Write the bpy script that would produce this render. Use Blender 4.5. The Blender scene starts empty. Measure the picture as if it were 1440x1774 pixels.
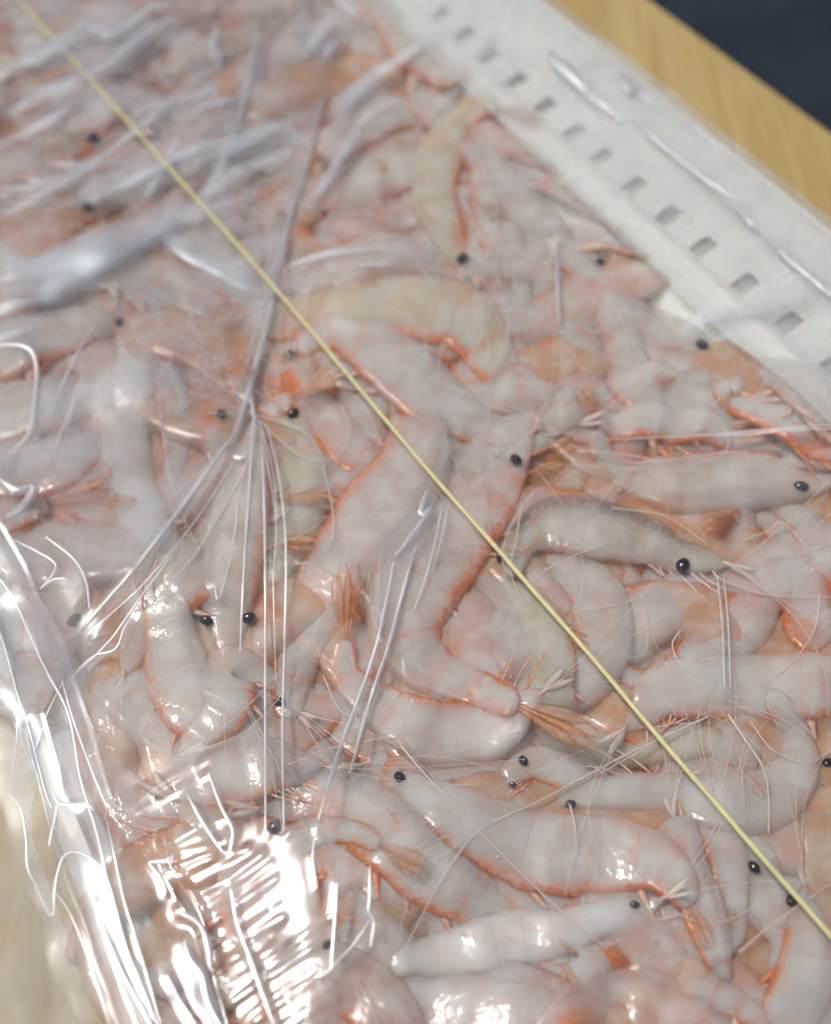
import bpy, math, random
import numpy as np
from mathutils import Vector, noise as mnoise

random.seed(7)
rng = np.random.default_rng(11)
SC = bpy.context.scene
COL = SC.collection

# ------------------------------------------------------------------ camera
W0, H0, F0 = 1440.0, 1774.0, 1900.0          # photograph size and focal length in its pixels
TILT = math.radians(37.0)
DIST = 0.211                                  # metres from lens to the pile
CT, ST = math.cos(TILT), math.sin(TILT)
CAM = np.array([0.0, -DIST * ST, DIST * CT])
cam_d = bpy.data.cameras.new('camera')
cam = bpy.data.objects.new('camera', cam_d)
COL.objects.link(cam)
cam.location = CAM
cam.rotation_euler = (TILT, 0, 0)
cam_d.sensor_fit = 'VERTICAL'
cam_d.sensor_height = 24.0
cam_d.sensor_width = 24.0
cam_d.lens = F0 / H0 * 24.0
cam_d.clip_start = 0.005
cam_d.clip_end = 50.0
cam_d.dof.use_dof = True
cam_d.dof.focus_distance = 0.192
cam_d.dof.aperture_fstop = 6.3
SC.camera = cam

# ------------------------------------------------------------------ light
SUN_EL, SUN_AZ = math.radians(63), math.radians(-75)   # azimuth measured from +Y towards +X
world = bpy.data.worlds.new('World')
SC.world = world
world.use_nodes = True
wn = world.node_tree
sky = wn.nodes.new('ShaderNodeTexSky')
sky.sky_type = 'NISHITA'
sky.sun_disc = False
sky.sun_elevation = SUN_EL
sky.sun_rotation = SUN_AZ
sky.air_density = 1.0
sky.dust_density = 5.0
bg = wn.nodes['Background']
bg.inputs['Strength'].default_value = 0.08
wn.links.new(sky.outputs[0], bg.inputs['Color'])
sun_d = bpy.data.lights.new('sun', 'SUN')
sun_d.energy = 4.0
sun_d.angle = math.radians(6.0)
sun_d.color = (1.0, 0.96, 0.9)
sun = bpy.data.objects.new('sun', sun_d)
COL.objects.link(sun)
sdir = Vector((math.sin(SUN_AZ) * math.cos(SUN_EL), math.cos(SUN_AZ) * math.cos(SUN_EL), math.sin(SUN_EL)))
sun.rotation_euler = sdir.to_track_quat('Z', 'Y').to_euler()
sun.location = sdir * 1.0
SC.view_settings.view_transform = 'Standard'
SC.view_settings.look = 'None'
SC.view_settings.exposure = -0.62
SC.view_settings.gamma = 1.0
SC.view_settings.use_curve_mapping = False
SC.render.engine = 'CYCLES'
SC.cycles.use_denoising = True
SC.cycles.max_bounces = 6
SC.cycles.diffuse_bounces = 2
SC.cycles.glossy_bounces = 2
SC.cycles.use_adaptive_sampling = True
SC.cycles.adaptive_threshold = 0.08
SC.cycles.adaptive_min_samples = 12
SC.cycles.transparent_max_bounces = 16
SC.cycles.caustics_reflective = False
SC.cycles.caustics_refractive = False
SC.cycles.sample_clamp_indirect = 4.0

# ------------------------------------------------------------------ helpers
def P(x, y, z=0.0):
    """point of the plane at height z that the photograph shows at pixel x, y"""
    dx, dy = (x - W0 / 2) / F0, (H0 / 2 - y) / F0
    d = np.array([dx, dy * CT + ST, dy * ST - CT])
    s = (z - CAM[2]) / d[2]
    return CAM + d * s

def pxs(p):
    """size of one photograph pixel at world point p"""
    d = np.array(p) - CAM
    return (d[1] * ST - d[2] * CT) / F0

TR = math.radians(30.0)
UX = np.array([math.cos(TR), math.sin(TR)])     # across the tray, to the right
VX = np.array([-math.sin(TR), math.cos(TR)])    # along the tray, away
def uv(p): return float(p[0] * UX[0] + p[1] * UX[1]), float(p[0] * VX[0] + p[1] * VX[1])
def xy(u, v): return np.array([u * UX[0] + v * VX[0], u * UX[1] + v * VX[1]])

def mesh(name, verts, faces, mat, parent=None, smooth=True, feat=None):
    me = bpy.data.meshes.new(name)
    me.from_pydata([tuple(map(float, v)) for v in verts], [], faces)
    if smooth:
        me.polygons.foreach_set('use_smooth', [True] * len(me.polygons))
    if feat is not None:
        at = me.color_attributes.new('feat', 'FLOAT_COLOR', 'POINT')
        at.data.foreach_set('color', np.asarray(feat, dtype=np.float32).ravel())
    if mat: me.materials.append(mat)
    me.update()
    o = bpy.data.objects.new(name, me)
    COL.objects.link(o)
    if parent: o.parent = parent
    return o

def empty(name, loc=(0, 0, 0)):
    o = bpy.data.objects.new(name, None)
    o.empty_display_size = 0.005
    COL.objects.link(o)
    return o

def tag(o, label=None, cat=None, group=None, kind=None):
    if label: o['label'] = label
    if cat: o['category'] = cat
    if group: o['group'] = group
    if kind: o['kind'] = kind
    return o

def grid_faces(n, m, wrap=False):
    f = []
    mm = m if wrap else m - 1
    for i in range(n - 1):
        for j in range(mm):
            j2 = (j + 1) % m
            f.append((i * m + j, i * m + j2, (i + 1) * m + j2, (i + 1) * m + j))
    return f

def spline(pts, n):
    """Catmull-Rom through pts (any dimension), n samples even in the first two axes"""
    p = np.array(pts, float)
    if len(p) == 2:
        t = np.linspace(0, 1, n)[:, None]
        return p[0] * (1 - t) + p[1] * t
    ext = np.vstack([2 * p[0] - p[1], p, 2 * p[-1] - p[-2]])
    dense = []
    for i in range(1, len(ext) - 2):
        p0, p1, p2, p3 = ext[i - 1:i + 3]
        for t in np.linspace(0, 1, 24, endpoint=False):
            dense.append(0.5 * (2 * p1 + (p2 - p0) * t + (2 * p0 - 5 * p1 + 4 * p2 - p3) * t * t + (3 * p1 - p0 - 3 * p2 + p3) * t ** 3))
    dense.append(p[-1])
    d = np.array(dense)
    s = np.concatenate([[0], np.cumsum(np.hypot(*np.diff(d[:, :2], axis=0).T))])
    q = np.linspace(0, s[-1], n)
    return np.stack([np.interp(q, s, d[:, k]) for k in range(d.shape[1])], 1)

def tube(name, path, rad, mat, parent, sides=5, feat=None):
    """tapered tube along 3D path"""
    path = np.asarray(path, float)
    n = len(path)
    rad = np.broadcast_to(np.asarray(rad, float), (n,))
    T = np.gradient(path, axis=0)
    T /= np.linalg.norm(T, axis=1)[:, None] + 1e-12
    vs = []
    for i in range(n):
        a = np.cross(T[i], (0, 0, 1.0))
        if np.linalg.norm(a) < 1e-4: a = np.array([1.0, 0, 0])
        a /= np.linalg.norm(a)
        b = np.cross(T[i], a)
        for k in range(sides):
            t = 2 * math.pi * k / sides
            vs.append(path[i] + rad[i] * (a * math.cos(t) + b * math.sin(t)))
    fs = grid_faces(n, sides, True)
    fs.append(tuple(range(sides))[::-1])
    fs.append(tuple(range((n - 1) * sides, n * sides)))
    ft = None
    if feat is not None: ft = np.repeat(np.asarray(feat, float), sides, 0)
    return mesh(name, vs, fs, mat, parent, feat=ft)

# ------------------------------------------------------------------ materials
class NT:
    def __init__(s, name):
        s.m = bpy.data.materials.new(name); s.m.use_nodes = True
        s.t = s.m.node_tree; s.t.nodes.clear()
        s.out = s.n('OutputMaterial')
    def n(s, typ, **kw):
        nd = s.t.nodes.new('ShaderNode' + typ)
        for k, v in kw.items():
            if k.startswith('i_'):
                key = k[2:]; key = int(key) if key.isdigit() else key.replace('_', ' ')
                nd.inputs[key].default_value = v
            else: setattr(nd, k, v)
        return nd
    def l(s, a, b): s.t.links.new(a, b)
    def math(s, op, a, b=None, clamp=False):
        nd = s.n('Math', operation=op, use_clamp=clamp)
        for i, v in enumerate((a, b)):
            if v is None: continue
            if hasattr(v, 'node'): s.l(v, nd.inputs[i])
            else: nd.inputs[i].default_value = v
        return nd.outputs[0]
    def mix(s, fac, a, b, blend='MIX'):
        nd = s.n('Mix', data_type='RGBA', blend_type=blend, clamp_factor=True)
        for v, k in ((fac, 0), (a, 6), (b, 7)):
            if hasattr(v, 'node'): s.l(v, nd.inputs[k])
            elif k == 0: nd.inputs[0].default_value = v
            else: nd.inputs[k].default_value = (*v, 1.0)
        return nd.outputs[2]
    def ramp(s, v, lo, hi):
        nd = s.n('MapRange', interpolation_type='SMOOTHSTEP')
        s.l(v, nd.inputs[0]); nd.inputs[1].default_value = lo; nd.inputs[2].default_value = hi
        return nd.outputs[0]
    def noise(s, scale, detail=2.0, rough=0.5, vec=None, dist=0.0):
        nd = s.n('TexNoise'); nd.inputs['Scale'].default_value = scale
        nd.inputs['Detail'].default_value = detail; nd.inputs['Roughness'].default_value = rough
        nd.inputs['Distortion'].default_value = dist
        if vec is not None: s.l(vec, nd.inputs['Vector'])
        return nd.outputs[0]

ORANGE = (1.0, 0.20, 0.025)

def mat_flesh():
    k = NT('shrimp_flesh')
    tc = k.n('TexCoord'); ob = tc.outputs['Object']
    info = k.n('ObjectInfo')
    at = k.n('Attribute', attribute_name='feat')
    sep = k.n('SeparateColor'); k.l(at.outputs['Color'], sep.inputs[0])
    org, alp, drk, alo = sep.outputs[0], sep.outputs[1], sep.outputs[2], at.outputs['Alpha']
    base = info.outputs['Color']
    cloud = k.noise(190, 2, 0.6, ob)
    c = k.mix(k.math('MULTIPLY', k.ramp(cloud, 0.3, 0.75), 0.7), base, (0.80, 0.78, 0.77))
    c = k.mix(k.math('MULTIPLY', k.ramp(cloud, 0.62, 0.4), 0.3), c, (0.60, 0.44, 0.36))
    # overlapping shell plates of the abdomen
    saw = k.math('MULTIPLY', k.math('FRACT', k.math('DIVIDE', k.math('ADD', k.math('SUBTRACT', alo, 0.40), k.math('MULTIPLY', cloud, 0.02)), 0.1)), k.math('GREATER_THAN', alo, 0.39))
    seam = k.math('MULTIPLY', k.math('MULTIPLY', k.math('GREATER_THAN', saw, 0.001), k.math('LESS_THAN', saw, 0.06)), 0.4)
    c = k.mix(seam, c, (0.70, 0.50, 0.38))
    # orange pigment: fine spots where the attribute says it may grow
    blot = k.noise(900, 2, 0.65, ob)
    big = k.math('SUBTRACT', 1.0, cloud)
    f1 = k.math('MULTIPLY', k.ramp(k.math('ADD', blot, k.math('MULTIPLY', big, 0.6)), 0.56, 1.0), org)
    f1 = k.math('ADD', f1, k.math('MULTIPLY', k.math('MULTIPLY', org, org), 0.6), True)
    c = k.mix(f1, c, ORANGE)
    vor = k.n('TexVoronoi', feature='F1'); vor.inputs['Scale'].default_value = 900
    k.l(ob, vor.inputs['Vector'])
    dot = k.math('MULTIPLY', k.math('LESS_THAN', vor.outputs['Distance'], 0.2), k.math('GREATER_THAN', cloud, 0.52))
    c = k.mix(k.math('MULTIPLY', dot, k.math('ADD', k.math('MULTIPLY', org, 0.7), 0.07)), c, (0.62, 0.13, 0.05))
    # dark gut showing through the back of some heads
    c = k.mix(k.math('MULTIPLY', drk, k.ramp(k.math('ADD', blot, cloud), 0.55, 1.15)), c, (0.06, 0.065, 0.075))
    pb = k.n('BsdfPrincipled')
    k.l(c, pb.inputs['Base Color'])
    pb.subsurface_method = 'RANDOM_WALK'
    pb.inputs['Subsurface Weight'].default_value = 0.9
    pb.inputs['Subsurface Radius'].default_value = (1.0, 0.85, 0.78)
    pb.inputs['Subsurface Scale'].default_value = 0.0048
    pb.inputs['Roughness'].default_value = 0.36
    pb.inputs['IOR'].default_value = 1.34
    pb.inputs['Coat Weight'].default_value = 0.6
    pb.inputs['Coat Roughness'].default_value = 0.13
    bp = k.n('Bump'); bp.inputs['Strength'].default_value = 0.5; bp.inputs['Distance'].default_value = 0.00042
    k.l(k.math('ADD', k.math('MULTIPLY', k.noise(760, 2, 0.65, ob), 0.55), k.math('MULTIPLY', saw, 0.75)), bp.inputs['Height'])
    k.l(bp.outputs[0], pb.inputs['Normal']); k.l(bp.outputs[0], pb.inputs['Coat Normal'])
    tr = k.n('BsdfTransparent'); tr.inputs[0].default_value = (1.0, 0.98, 0.96, 1)
    mx = k.n('MixShader'); k.l(alp, mx.inputs[0]); k.l(tr.outputs[0], mx.inputs[1]); k.l(pb.outputs[0], mx.inputs[2])
    k.l(mx.outputs[0], k.out.inputs[0])
    return k.m

def mat_thin(name, rough=0.3, base=(0.95, 0.90, 0.86), pig=(1.0, 0.30, 0.04)):
    """legs, fins, antennae: thin translucent pieces; colour from the attribute"""
    k = NT(name)
    tc = k.n('TexCoord'); ob = tc.outputs['Object']
    at = k.n('Attribute', attribute_name='feat')
    sep = k.n('SeparateColor'); k.l(at.outputs['Color'], sep.inputs[0])
    org, alp = sep.outputs[0], sep.outputs[1]
    blot = k.noise(1100, 1, 0.65, ob)
    f = k.math('MULTIPLY', k.math('ADD', k.ramp(blot, 0.3, 0.7), 0.35), org, True)
    c = k.mix(f, base, pig)
    df = k.n('BsdfPrincipled'); k.l(c, df.inputs['Base Color'])
    df.inputs['Roughness'].default_value = rough
    tl = k.n('BsdfTranslucent'); k.l(c, tl.inputs[0])
    m1 = k.n('MixShader', i_0=0.15); k.l(df.outputs[0], m1.inputs[1]); k.l(tl.outputs[0], m1.inputs[2])
    tr = k.n('BsdfTransparent')
    m2 = k.n('MixShader'); k.l(alp, m2.inputs[0]); k.l(tr.outputs[0], m2.inputs[1]); k.l(m1.outputs[0], m2.inputs[2])
    k.l(m2.outputs[0], k.out.inputs[0])
    return k.m

def mat_eye():
    k = NT('eye_black')
    pb = k.n('BsdfPrincipled')
    tc = k.n('TexCoord')
    k.l(k.mix(k.ramp(k.noise(900, 2, 0.5, tc.outputs['Object']), 0.4, 0.75), (0.006, 0.007, 0.011), (0.035, 0.04, 0.055)), pb.inputs['Base Color'])
    pb.inputs['Roughness'].default_value = 0.08
    pb.inputs['Coat Weight'].default_value = 0.5
    k.l(pb.outputs[0], k.out.inputs[0])
    return k.m

def mat_film(name, haze, f0, rough, bump=0.0, tint=(0.93, 0.95, 1.0), soft=False, milk=(0.86, 0.87, 0.9), even=0.0):
    """clear plastic film: straight-through light, Fresnel gloss, diffuse milkiness that also carries painted haze and sheen"""
    k = NT(name)
    tc = k.n('TexCoord'); ob = tc.outputs['Object']
    lw = k.n('LayerWeight', i_Blend=0.5)
    sch = k.math('ADD', k.math('MULTIPLY', k.math('POWER', lw.outputs['Facing'], 4.0), 0.75), f0, True)
    gl = k.n('BsdfGlossy'); gl.inputs['Roughness'].default_value = rough
    gl.inputs['Color'].default_value = (*tint, 1)
    df = k.n('BsdfDiffuse'); df.inputs[0].default_value = (*milk, 1)
    tl = k.n('BsdfTranslucent'); tl.inputs[0].default_value = (*milk, 1)
    dd = k.n('MixShader', i_0=0.22); k.l(df.outputs[0], dd.inputs[1]); k.l(tl.outputs[0], dd.inputs[2])
    if soft:
        at = k.n('Attribute', attribute_name='feat'); sepc = k.n('SeparateColor'); k.l(at.outputs['Color'], sepc.inputs[0]); edge_ = sepc.outputs[0]
        sch = k.math('MULTIPLY', sch, edge_)
    tr = k.n('BsdfTransparent'); tr.inputs[0].default_value = (0.985, 0.985, 0.985, 1)
    hz = k.math('MULTIPLY', k.math('ADD', k.math('MULTIPLY', k.ramp(k.noise(45, 2, 0.6, ob), 0.3, 0.75), 1 - even), even), haze)
    if soft: hz = k.math('MULTIPLY', hz, edge_)
    m1 = k.n('MixShader'); k.l(hz, m1.inputs[0]); k.l(tr.outputs[0], m1.inputs[1]); k.l(dd.outputs[0], m1.inputs[2])
    m2 = k.n('MixShader'); k.l(sch, m2.inputs[0]); k.l(m1.outputs[0], m2.inputs[1]); k.l(gl.outputs[0], m2.inputs[2])
    if bump:
        bp = k.n('Bump'); bp.inputs['Strength'].default_value = bump; bp.inputs['Distance'].default_value = 0.0004
        k.l(k.noise(700, 1, 0.6, ob), bp.inputs['Height']); k.l(bp.outputs[0], gl.inputs['Normal'])
    k.l(m2.outputs[0], k.out.inputs[0])
    return k.m

def mat_plain(name, col, rough, sss=0.0, var=0.06, scale=80, bump=0.1):
    k = NT(name)
    tc = k.n('TexCoord'); ob = tc.outputs['Object']
    n = k.noise(scale, 4, 0.6, ob)
    lo = tuple(max(0, c * (1 - var * 2)) for c in col)
    pb = k.n('BsdfPrincipled'); k.l(k.mix(k.ramp(n, 0.3, 0.7), lo, col), pb.inputs['Base Color'])
    pb.inputs['Roughness'].default_value = rough
    if sss:
        pb.inputs['Subsurface Weight'].default_value = sss
        pb.inputs['Subsurface Scale'].default_value = 0.002
    bp = k.n('Bump'); bp.inputs['Strength'].default_value = bump; bp.inputs['Distance'].default_value = 0.0005
    k.l(k.noise(scale * 6, 3, 0.6, ob), bp.inputs['Height']); k.l(bp.outputs[0], pb.inputs['Normal'])
    k.l(pb.outputs[0], k.out.inputs[0])
    return k.m

def mat_wood():
    k = NT('board_wood')
    tc = k.n('TexCoord'); mp = k.n('Mapping')
    mp.inputs['Rotation'].default_value = (0, 0, -TR)
    mp.inputs['Scale'].default_value = (1.0, 0.045, 1.0)
    k.l(tc.outputs['Object'], mp.inputs[0])
    g = k.noise(900, 4, 0.6, mp.outputs[0], 0.2)
    g2 = k.noise(160, 3, 0.5, mp.outputs[0], 0.4)
    c = k.mix(k.ramp(g, 0.3, 0.72), (0.40, 0.285, 0.11), (0.47, 0.345, 0.14))
    c = k.mix(k.math('MULTIPLY', k.ramp(g2, 0.4, 0.7), 0.5), c, (0.56, 0.44, 0.22))
    st = k.noise(55, 4, 0.6, tc.outputs['Object'], 0.8)
    c = k.mix(k.math('MULTIPLY', k.ramp(st, 0.56, 0.72), 0.55), c, (0.50, 0.31, 0.05))
    st2 = k.noise(140, 4, 0.7, tc.outputs['Object'], 1.0)
    c = k.mix(k.math('MULTIPLY', k.ramp(st2, 0.62, 0.75), 0.45), c, (0.19, 0.16, 0.10))
    pb = k.n('BsdfPrincipled'); k.l(c, pb.inputs['Base Color']); pb.inputs['Roughness'].default_value = 0.55
    bp = k.n('Bump'); bp.inputs['Strength'].default_value = 0.3; bp.inputs['Distance'].default_value = 0.0004
    k.l(g, bp.inputs['Height']); k.l(bp.outputs[0], pb.inputs['Normal'])
    k.l(pb.outputs[0], k.out.inputs[0])
    return k.m

M_FLESH = mat_flesh()
M_THIN = mat_thin('shrimp_limb')
M_FIN = mat_thin('shrimp_fin', 0.25, (1.0, 0.80, 0.60), (1.0, 0.27, 0.03))
M_ANT = mat_thin('shrimp_antenna', 0.2)
M_EYE = mat_eye()
M_FILM = mat_film('clear_film', 0.08, 0.05, 0.15, 0.0)
M_FOLD = mat_film('folded_film_glint', 0.6, 0.42, 0.36, 0.0, (0.95, 0.97, 1.0), False, (0.93, 0.94, 0.96), 0.7)  # white diffuse part paints glints along the folds
M_HAZE_STRIP = mat_film('film_haze_strip', 0.22, 0.05, 0.25, 0.0, (0.9, 0.95, 1.0), True, (0.84, 0.88, 0.93), 0.35)  # soft-edged whitish haze painted into film strips
M_BAND = mat_film('doubled_film', 0.20, 0.06, 0.24, 0.0)
M_SHEEN = mat_film('film_sky_sheen', 0.66, 0.28, 0.36, 0.0, (0.76, 0.88, 1.0), True, (0.86, 0.91, 0.99), 0.65)  # bluish white fading at the edges, a painted sky reflection
M_SIDE = mat_film('side_haze', 0.45, 0.06, 0.20, 0.0, (0.93, 0.95, 1.0), False, (0.84, 0.86, 0.86), 0.6)
M_OVER = mat_film('upper_haze', 0.30, 0.06, 0.18, 0.0, (0.9, 0.95, 1.0), False, (0.84, 0.89, 0.96))
M_TRAY = mat_plain('white_plastic', (0.80, 0.80, 0.77), 0.35, 0.5, 0.03)
M_STRAND = mat_plain('pale_yellow_fibre', (0.74, 0.68, 0.38), 0.45, 0.4, 0.06, 300, 0.25)
M_WOOD = mat_wood()
M_DARK = mat_plain('dark_slate', (0.016, 0.026, 0.040), 0.5, 0, 0.25, 30, 0.1)

# ------------------------------------------------------------------ setting: floor, board, tray
Z_FLOOR = -0.0100                  # inside bottom of the tray
Z_BOARD = -0.0165
Z_RIM = 0.007
uR = uv(P(1190, 200, Z_RIM))[0]    # outer edge of the right rim
uL = uv(P(265, 1640, Z_RIM))[0] - 0.008   # outer edge of the left rim
V0, V1 = -0.135, 0.262             # extent along the tray
u_board = uv(P(1285, 112, Z_BOARD))[0]

def prism(name, prof, v0, v1, mat, parent=None, nv=2):
    """profile (u,z) polygon swept along the tray direction"""
    n = len(prof); vs = []; fs = []
    for v in np.linspace(v0, v1, nv):
        for (u, z) in prof:
            p = xy(u, v); vs.append((p[0], p[1], z))
    for i in range(nv - 1):
        for j in range(n):
            fs.append((i * n + j, i * n + (j + 1) % n, (i + 1) * n + (j + 1) % n, (i + 1) * n + j))
    fs.append(tuple(range(n))[::-1]); fs.append(tuple(range((nv - 1) * n, nv * n)))
    return mesh(name, vs, fs, mat, parent, smooth=False)

fl = mesh('floor', [(-6, -6, -0.35), (6, -6, -0.35), (6, 6, -0.35), (-6, 6, -0.35)], [(0, 1, 2, 3)], M_DARK, smooth=False)
tag(fl, 'dark blue grey floor far below the board', kind='structure')
b = 0.0012
board = prism('wooden_board', [(-0.2, Z_BOARD - 0.02), (u_board, Z_BOARD - 0.02), (u_board, Z_BOARD - b), (u_board - b, Z_BOARD), (-0.2, Z_BOARD)], -0.25, 0.4, M_WOOD)
tag(board, 'yellowish wooden board under the tray with a straight edge', 'board')

tray = empty('plastic_tray')
tag(tray, 'white plastic tray with a row of square holes along its side wall', 'tray')
prism('tray_bottom', [(uL + 0.012, Z_FLOOR - 0.0016), (uR - 0.012, Z_FLOOR - 0.0016), (uR - 0.012, Z_FLOOR), (uL + 0.012, Z_FLOOR)], V0, V1, M_TRAY, tray)

# right wall: slopes from the rim down to the ridge; holes punched through it
HU0, HU1 = -0.0235, -0.0175         # hole band measured from the outer rim edge
wall_prof = [(-0.002, Z_RIM - 0.0006), (HU1, 0.0008), (HU0, -0.0008)]
def wz(du):
    return float(np.interp(-du, [0.002, -HU1, -HU0, 0.0275, 0.031, 0.040], [Z_RIM - .0006, 0.0008, -0.0010, -0.0002, -0.0022, Z_FLOOR]))
hole_px = [(745, 28), (790, 63), (838, 100), (886, 142), (937, 185), (988, 230), (1040, 271), (1098, 320), (1160, 371), (1222, 425), (1296, 488), (1376, 553), (1462, 622), (1556, 700)]
hv = [uv(P(x, y, wz(-0.0205)))[1] for x, y in hole_px]
hole_u = np.mean([uv(P(x, y, wz(-0.0205)))[0] - uR for x, y in hole_px[4:12]])
HU1, HU0 = hole_u + 0.0026, hole_u - 0.0026
hv = sorted(hv)
holes = [(v - 0.0020, v + 0.0020) for v in hv]
TH = 0.0009
def wall_piece(name, us, v0, v1):
    vs = []; 
    for v in (v0, v1):
        for du in us:
            p = xy(uR + du, v); vs.append((p[0], p[1], wz(du)))
        for du in us[::-1]:
            p = xy(uR + du, v); vs.append((p[0], p[1], wz(du) - TH))
    n = len(us) * 2
    fs = [(j, (j + 1) % n, n + (j + 1) % n, n + j) for j in range(n)] + [tuple(range(n))[::-1], tuple(range(n, 2 * n))]
    o = mesh(name, vs, fs, M_TRAY, tray, smooth=False)
    bv = o.modifiers.new('bevel', 'BEVEL'); bv.width = 0.00035; bv.segments = 2; bv.limit_method = 'ANGLE'
    return o
wall_piece('side_wall', [-0.0015, -0.006, -0.010, HU1], V0, V1)
wall_piece('side_ledge', [HU0, -0.0275, -0.031, -0.040], V0, V1)
edges = [V0] + [e for h in holes for e in h] + [V1]
for i in range(0, len(edges), 2):
    wall_piece('hole_bridge', [HU1 - 0.00002, HU0 + 0.00002], edges[i], edges[i + 1])
prism('rim', [(uR - 0.0022, Z_RIM - 0.001), (uR - 0.0016, Z_RIM + 0.0004), (uR - 0.0004, Z_RIM + 0.0004), (uR, Z_RIM - 0.0004), (uR - 0.003, Z_BOARD + 0.0004), (uR - 0.005, Z_BOARD + 0.0004)], V0, V1, M_TRAY, tray)
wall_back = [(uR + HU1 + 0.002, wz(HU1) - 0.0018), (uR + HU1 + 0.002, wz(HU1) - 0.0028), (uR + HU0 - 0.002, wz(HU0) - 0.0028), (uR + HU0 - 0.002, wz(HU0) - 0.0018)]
prism('hole_backing', wall_back, V0, V1, mat_plain('hole_shade_grey', (0.40, 0.39, 0.33), 0.5, 0, 0.1), tray)  # added backing, its grey-olive paints the shaded board behind the holes
# left wall, low and hidden under the gathered bag
LW = 0.004
Z_RIM, zkeep = -0.0055, Z_RIM
prism('rim', [(uL, Z_RIM - 0.0024), (uL + 0.002, Z_RIM), (uL + LW, Z_RIM), (uL + LW + 0.001, Z_RIM - 0.0012), (uL + LW + 0.006, Z_FLOOR), (uL + LW + 0.003, Z_FLOOR), (uL + LW - 0.001, Z_RIM - 0.0022), (uL + 0.0022, Z_RIM - 0.0022), (uL + 0.0015, Z_BOARD + 0.0004), (uL + 0.0005, Z_BOARD + 0.0004)], V0, V1, M_TRAY, tray)
Z_LEFT, Z_RIM = Z_RIM, zkeep
gap_plane = mesh('gap_sheet', [(*xy(uL + LW + 0.001, V0), 0), (*xy(uR - 0.0345, V0), 0), (*xy(uR - 0.0345, V1), 0), (*xy(uL + LW + 0.001, V1), 0)], [(0, 1, 2, 3)],
             mat_plain('gap_brown', (0.42, 0.20, 0.085), 0.3, 0, 0.15, 120, 0.05), smooth=False)
gap_plane.location.z = Z_FLOOR + 0.0012  # added sheet: gives the gaps their brown and hides the white floor
tag(gap_plane, 'added brownish sheet beneath the shrimp that colours the gaps between them', kind='stuff')

# ------------------------------------------------------------------ height map of the pile (tray coordinates)
CELL = 0.0005
KC = 0.00075 / CELL
U0, U1 = uL - 0.035, uR + 0.004
NU, NV = int((U1 - U0) / CELL) + 1, int((V1 - V0) / CELL) + 1
gu = U0 + CELL * np.arange(NU)
HM = np.full((NU, NV), Z_BOARD)
prof = np.full(NU, Z_BOARD)
for i, u in enumerate(gu):
    du = u - uR
    if u < uL or du > 0: continue
    z = Z_FLOOR
    if du > -0.040: z = wz(min(du, -0.002))
    if u < uL + LW + 0.006:
        z = Z_LEFT if u < uL + LW else Z_LEFT + (Z_FLOOR - Z_LEFT) * (u - uL - LW) / 0.006
    prof[i] = z
HM[:] = prof[:, None]
def hm_idx(p):
    u, v = p[..., 0] * UX[0] + p[..., 1] * UX[1], p[..., 0] * VX[0] + p[..., 1] * VX[1]
    return np.clip(((u - U0) / CELL).round().astype(int), 0, NU - 1), np.clip(((v - V0) / CELL).round().astype(int), 0, NV - 1)
def smooth1(a, k):
    for _ in range(k):
        a = np.concatenate([[a[0]], 0.25 * a[:-2] + 0.5 * a[1:-1] + 0.25 * a[2:], [a[-1]]])
    return a

# ------------------------------------------------------------------ shrimp
WHITE = (0.74, 0.745, 0.73); PINK = (0.73, 0.685, 0.665); PALE = (0.72, 0.70, 0.65); YEL = (0.71, 0.69, 0.51)
GREY = (0.62, 0.62, 0.55); OPAQ = (0.86, 0.84, 0.82); ROSE = (0.73, 0.52, 0.46); TAN = (0.60, 0.40, 0.22); DEEP = (0.70, 0.34, 0.13)
BOUND = [0.36, 0.46, 0.56, 0.66, 0.77, 0.88, 1.001]
K = 20
HEADS = []          # (world head point, px head, root, direction) for the antennae
GROUP = 'shrimp heaped in the tray'
DIRS = {'U': (0, -1), 'D': (0, 1), 'L': (-1, 0), 'R': (1, 0)}

def squash(z, zc=0.0035):
    """the taut film presses everything under one soft ceiling"""
    w = 0.0022
    return zc - w * np.log1p(np.exp((zc - z) / w)) + 0.0004

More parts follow.
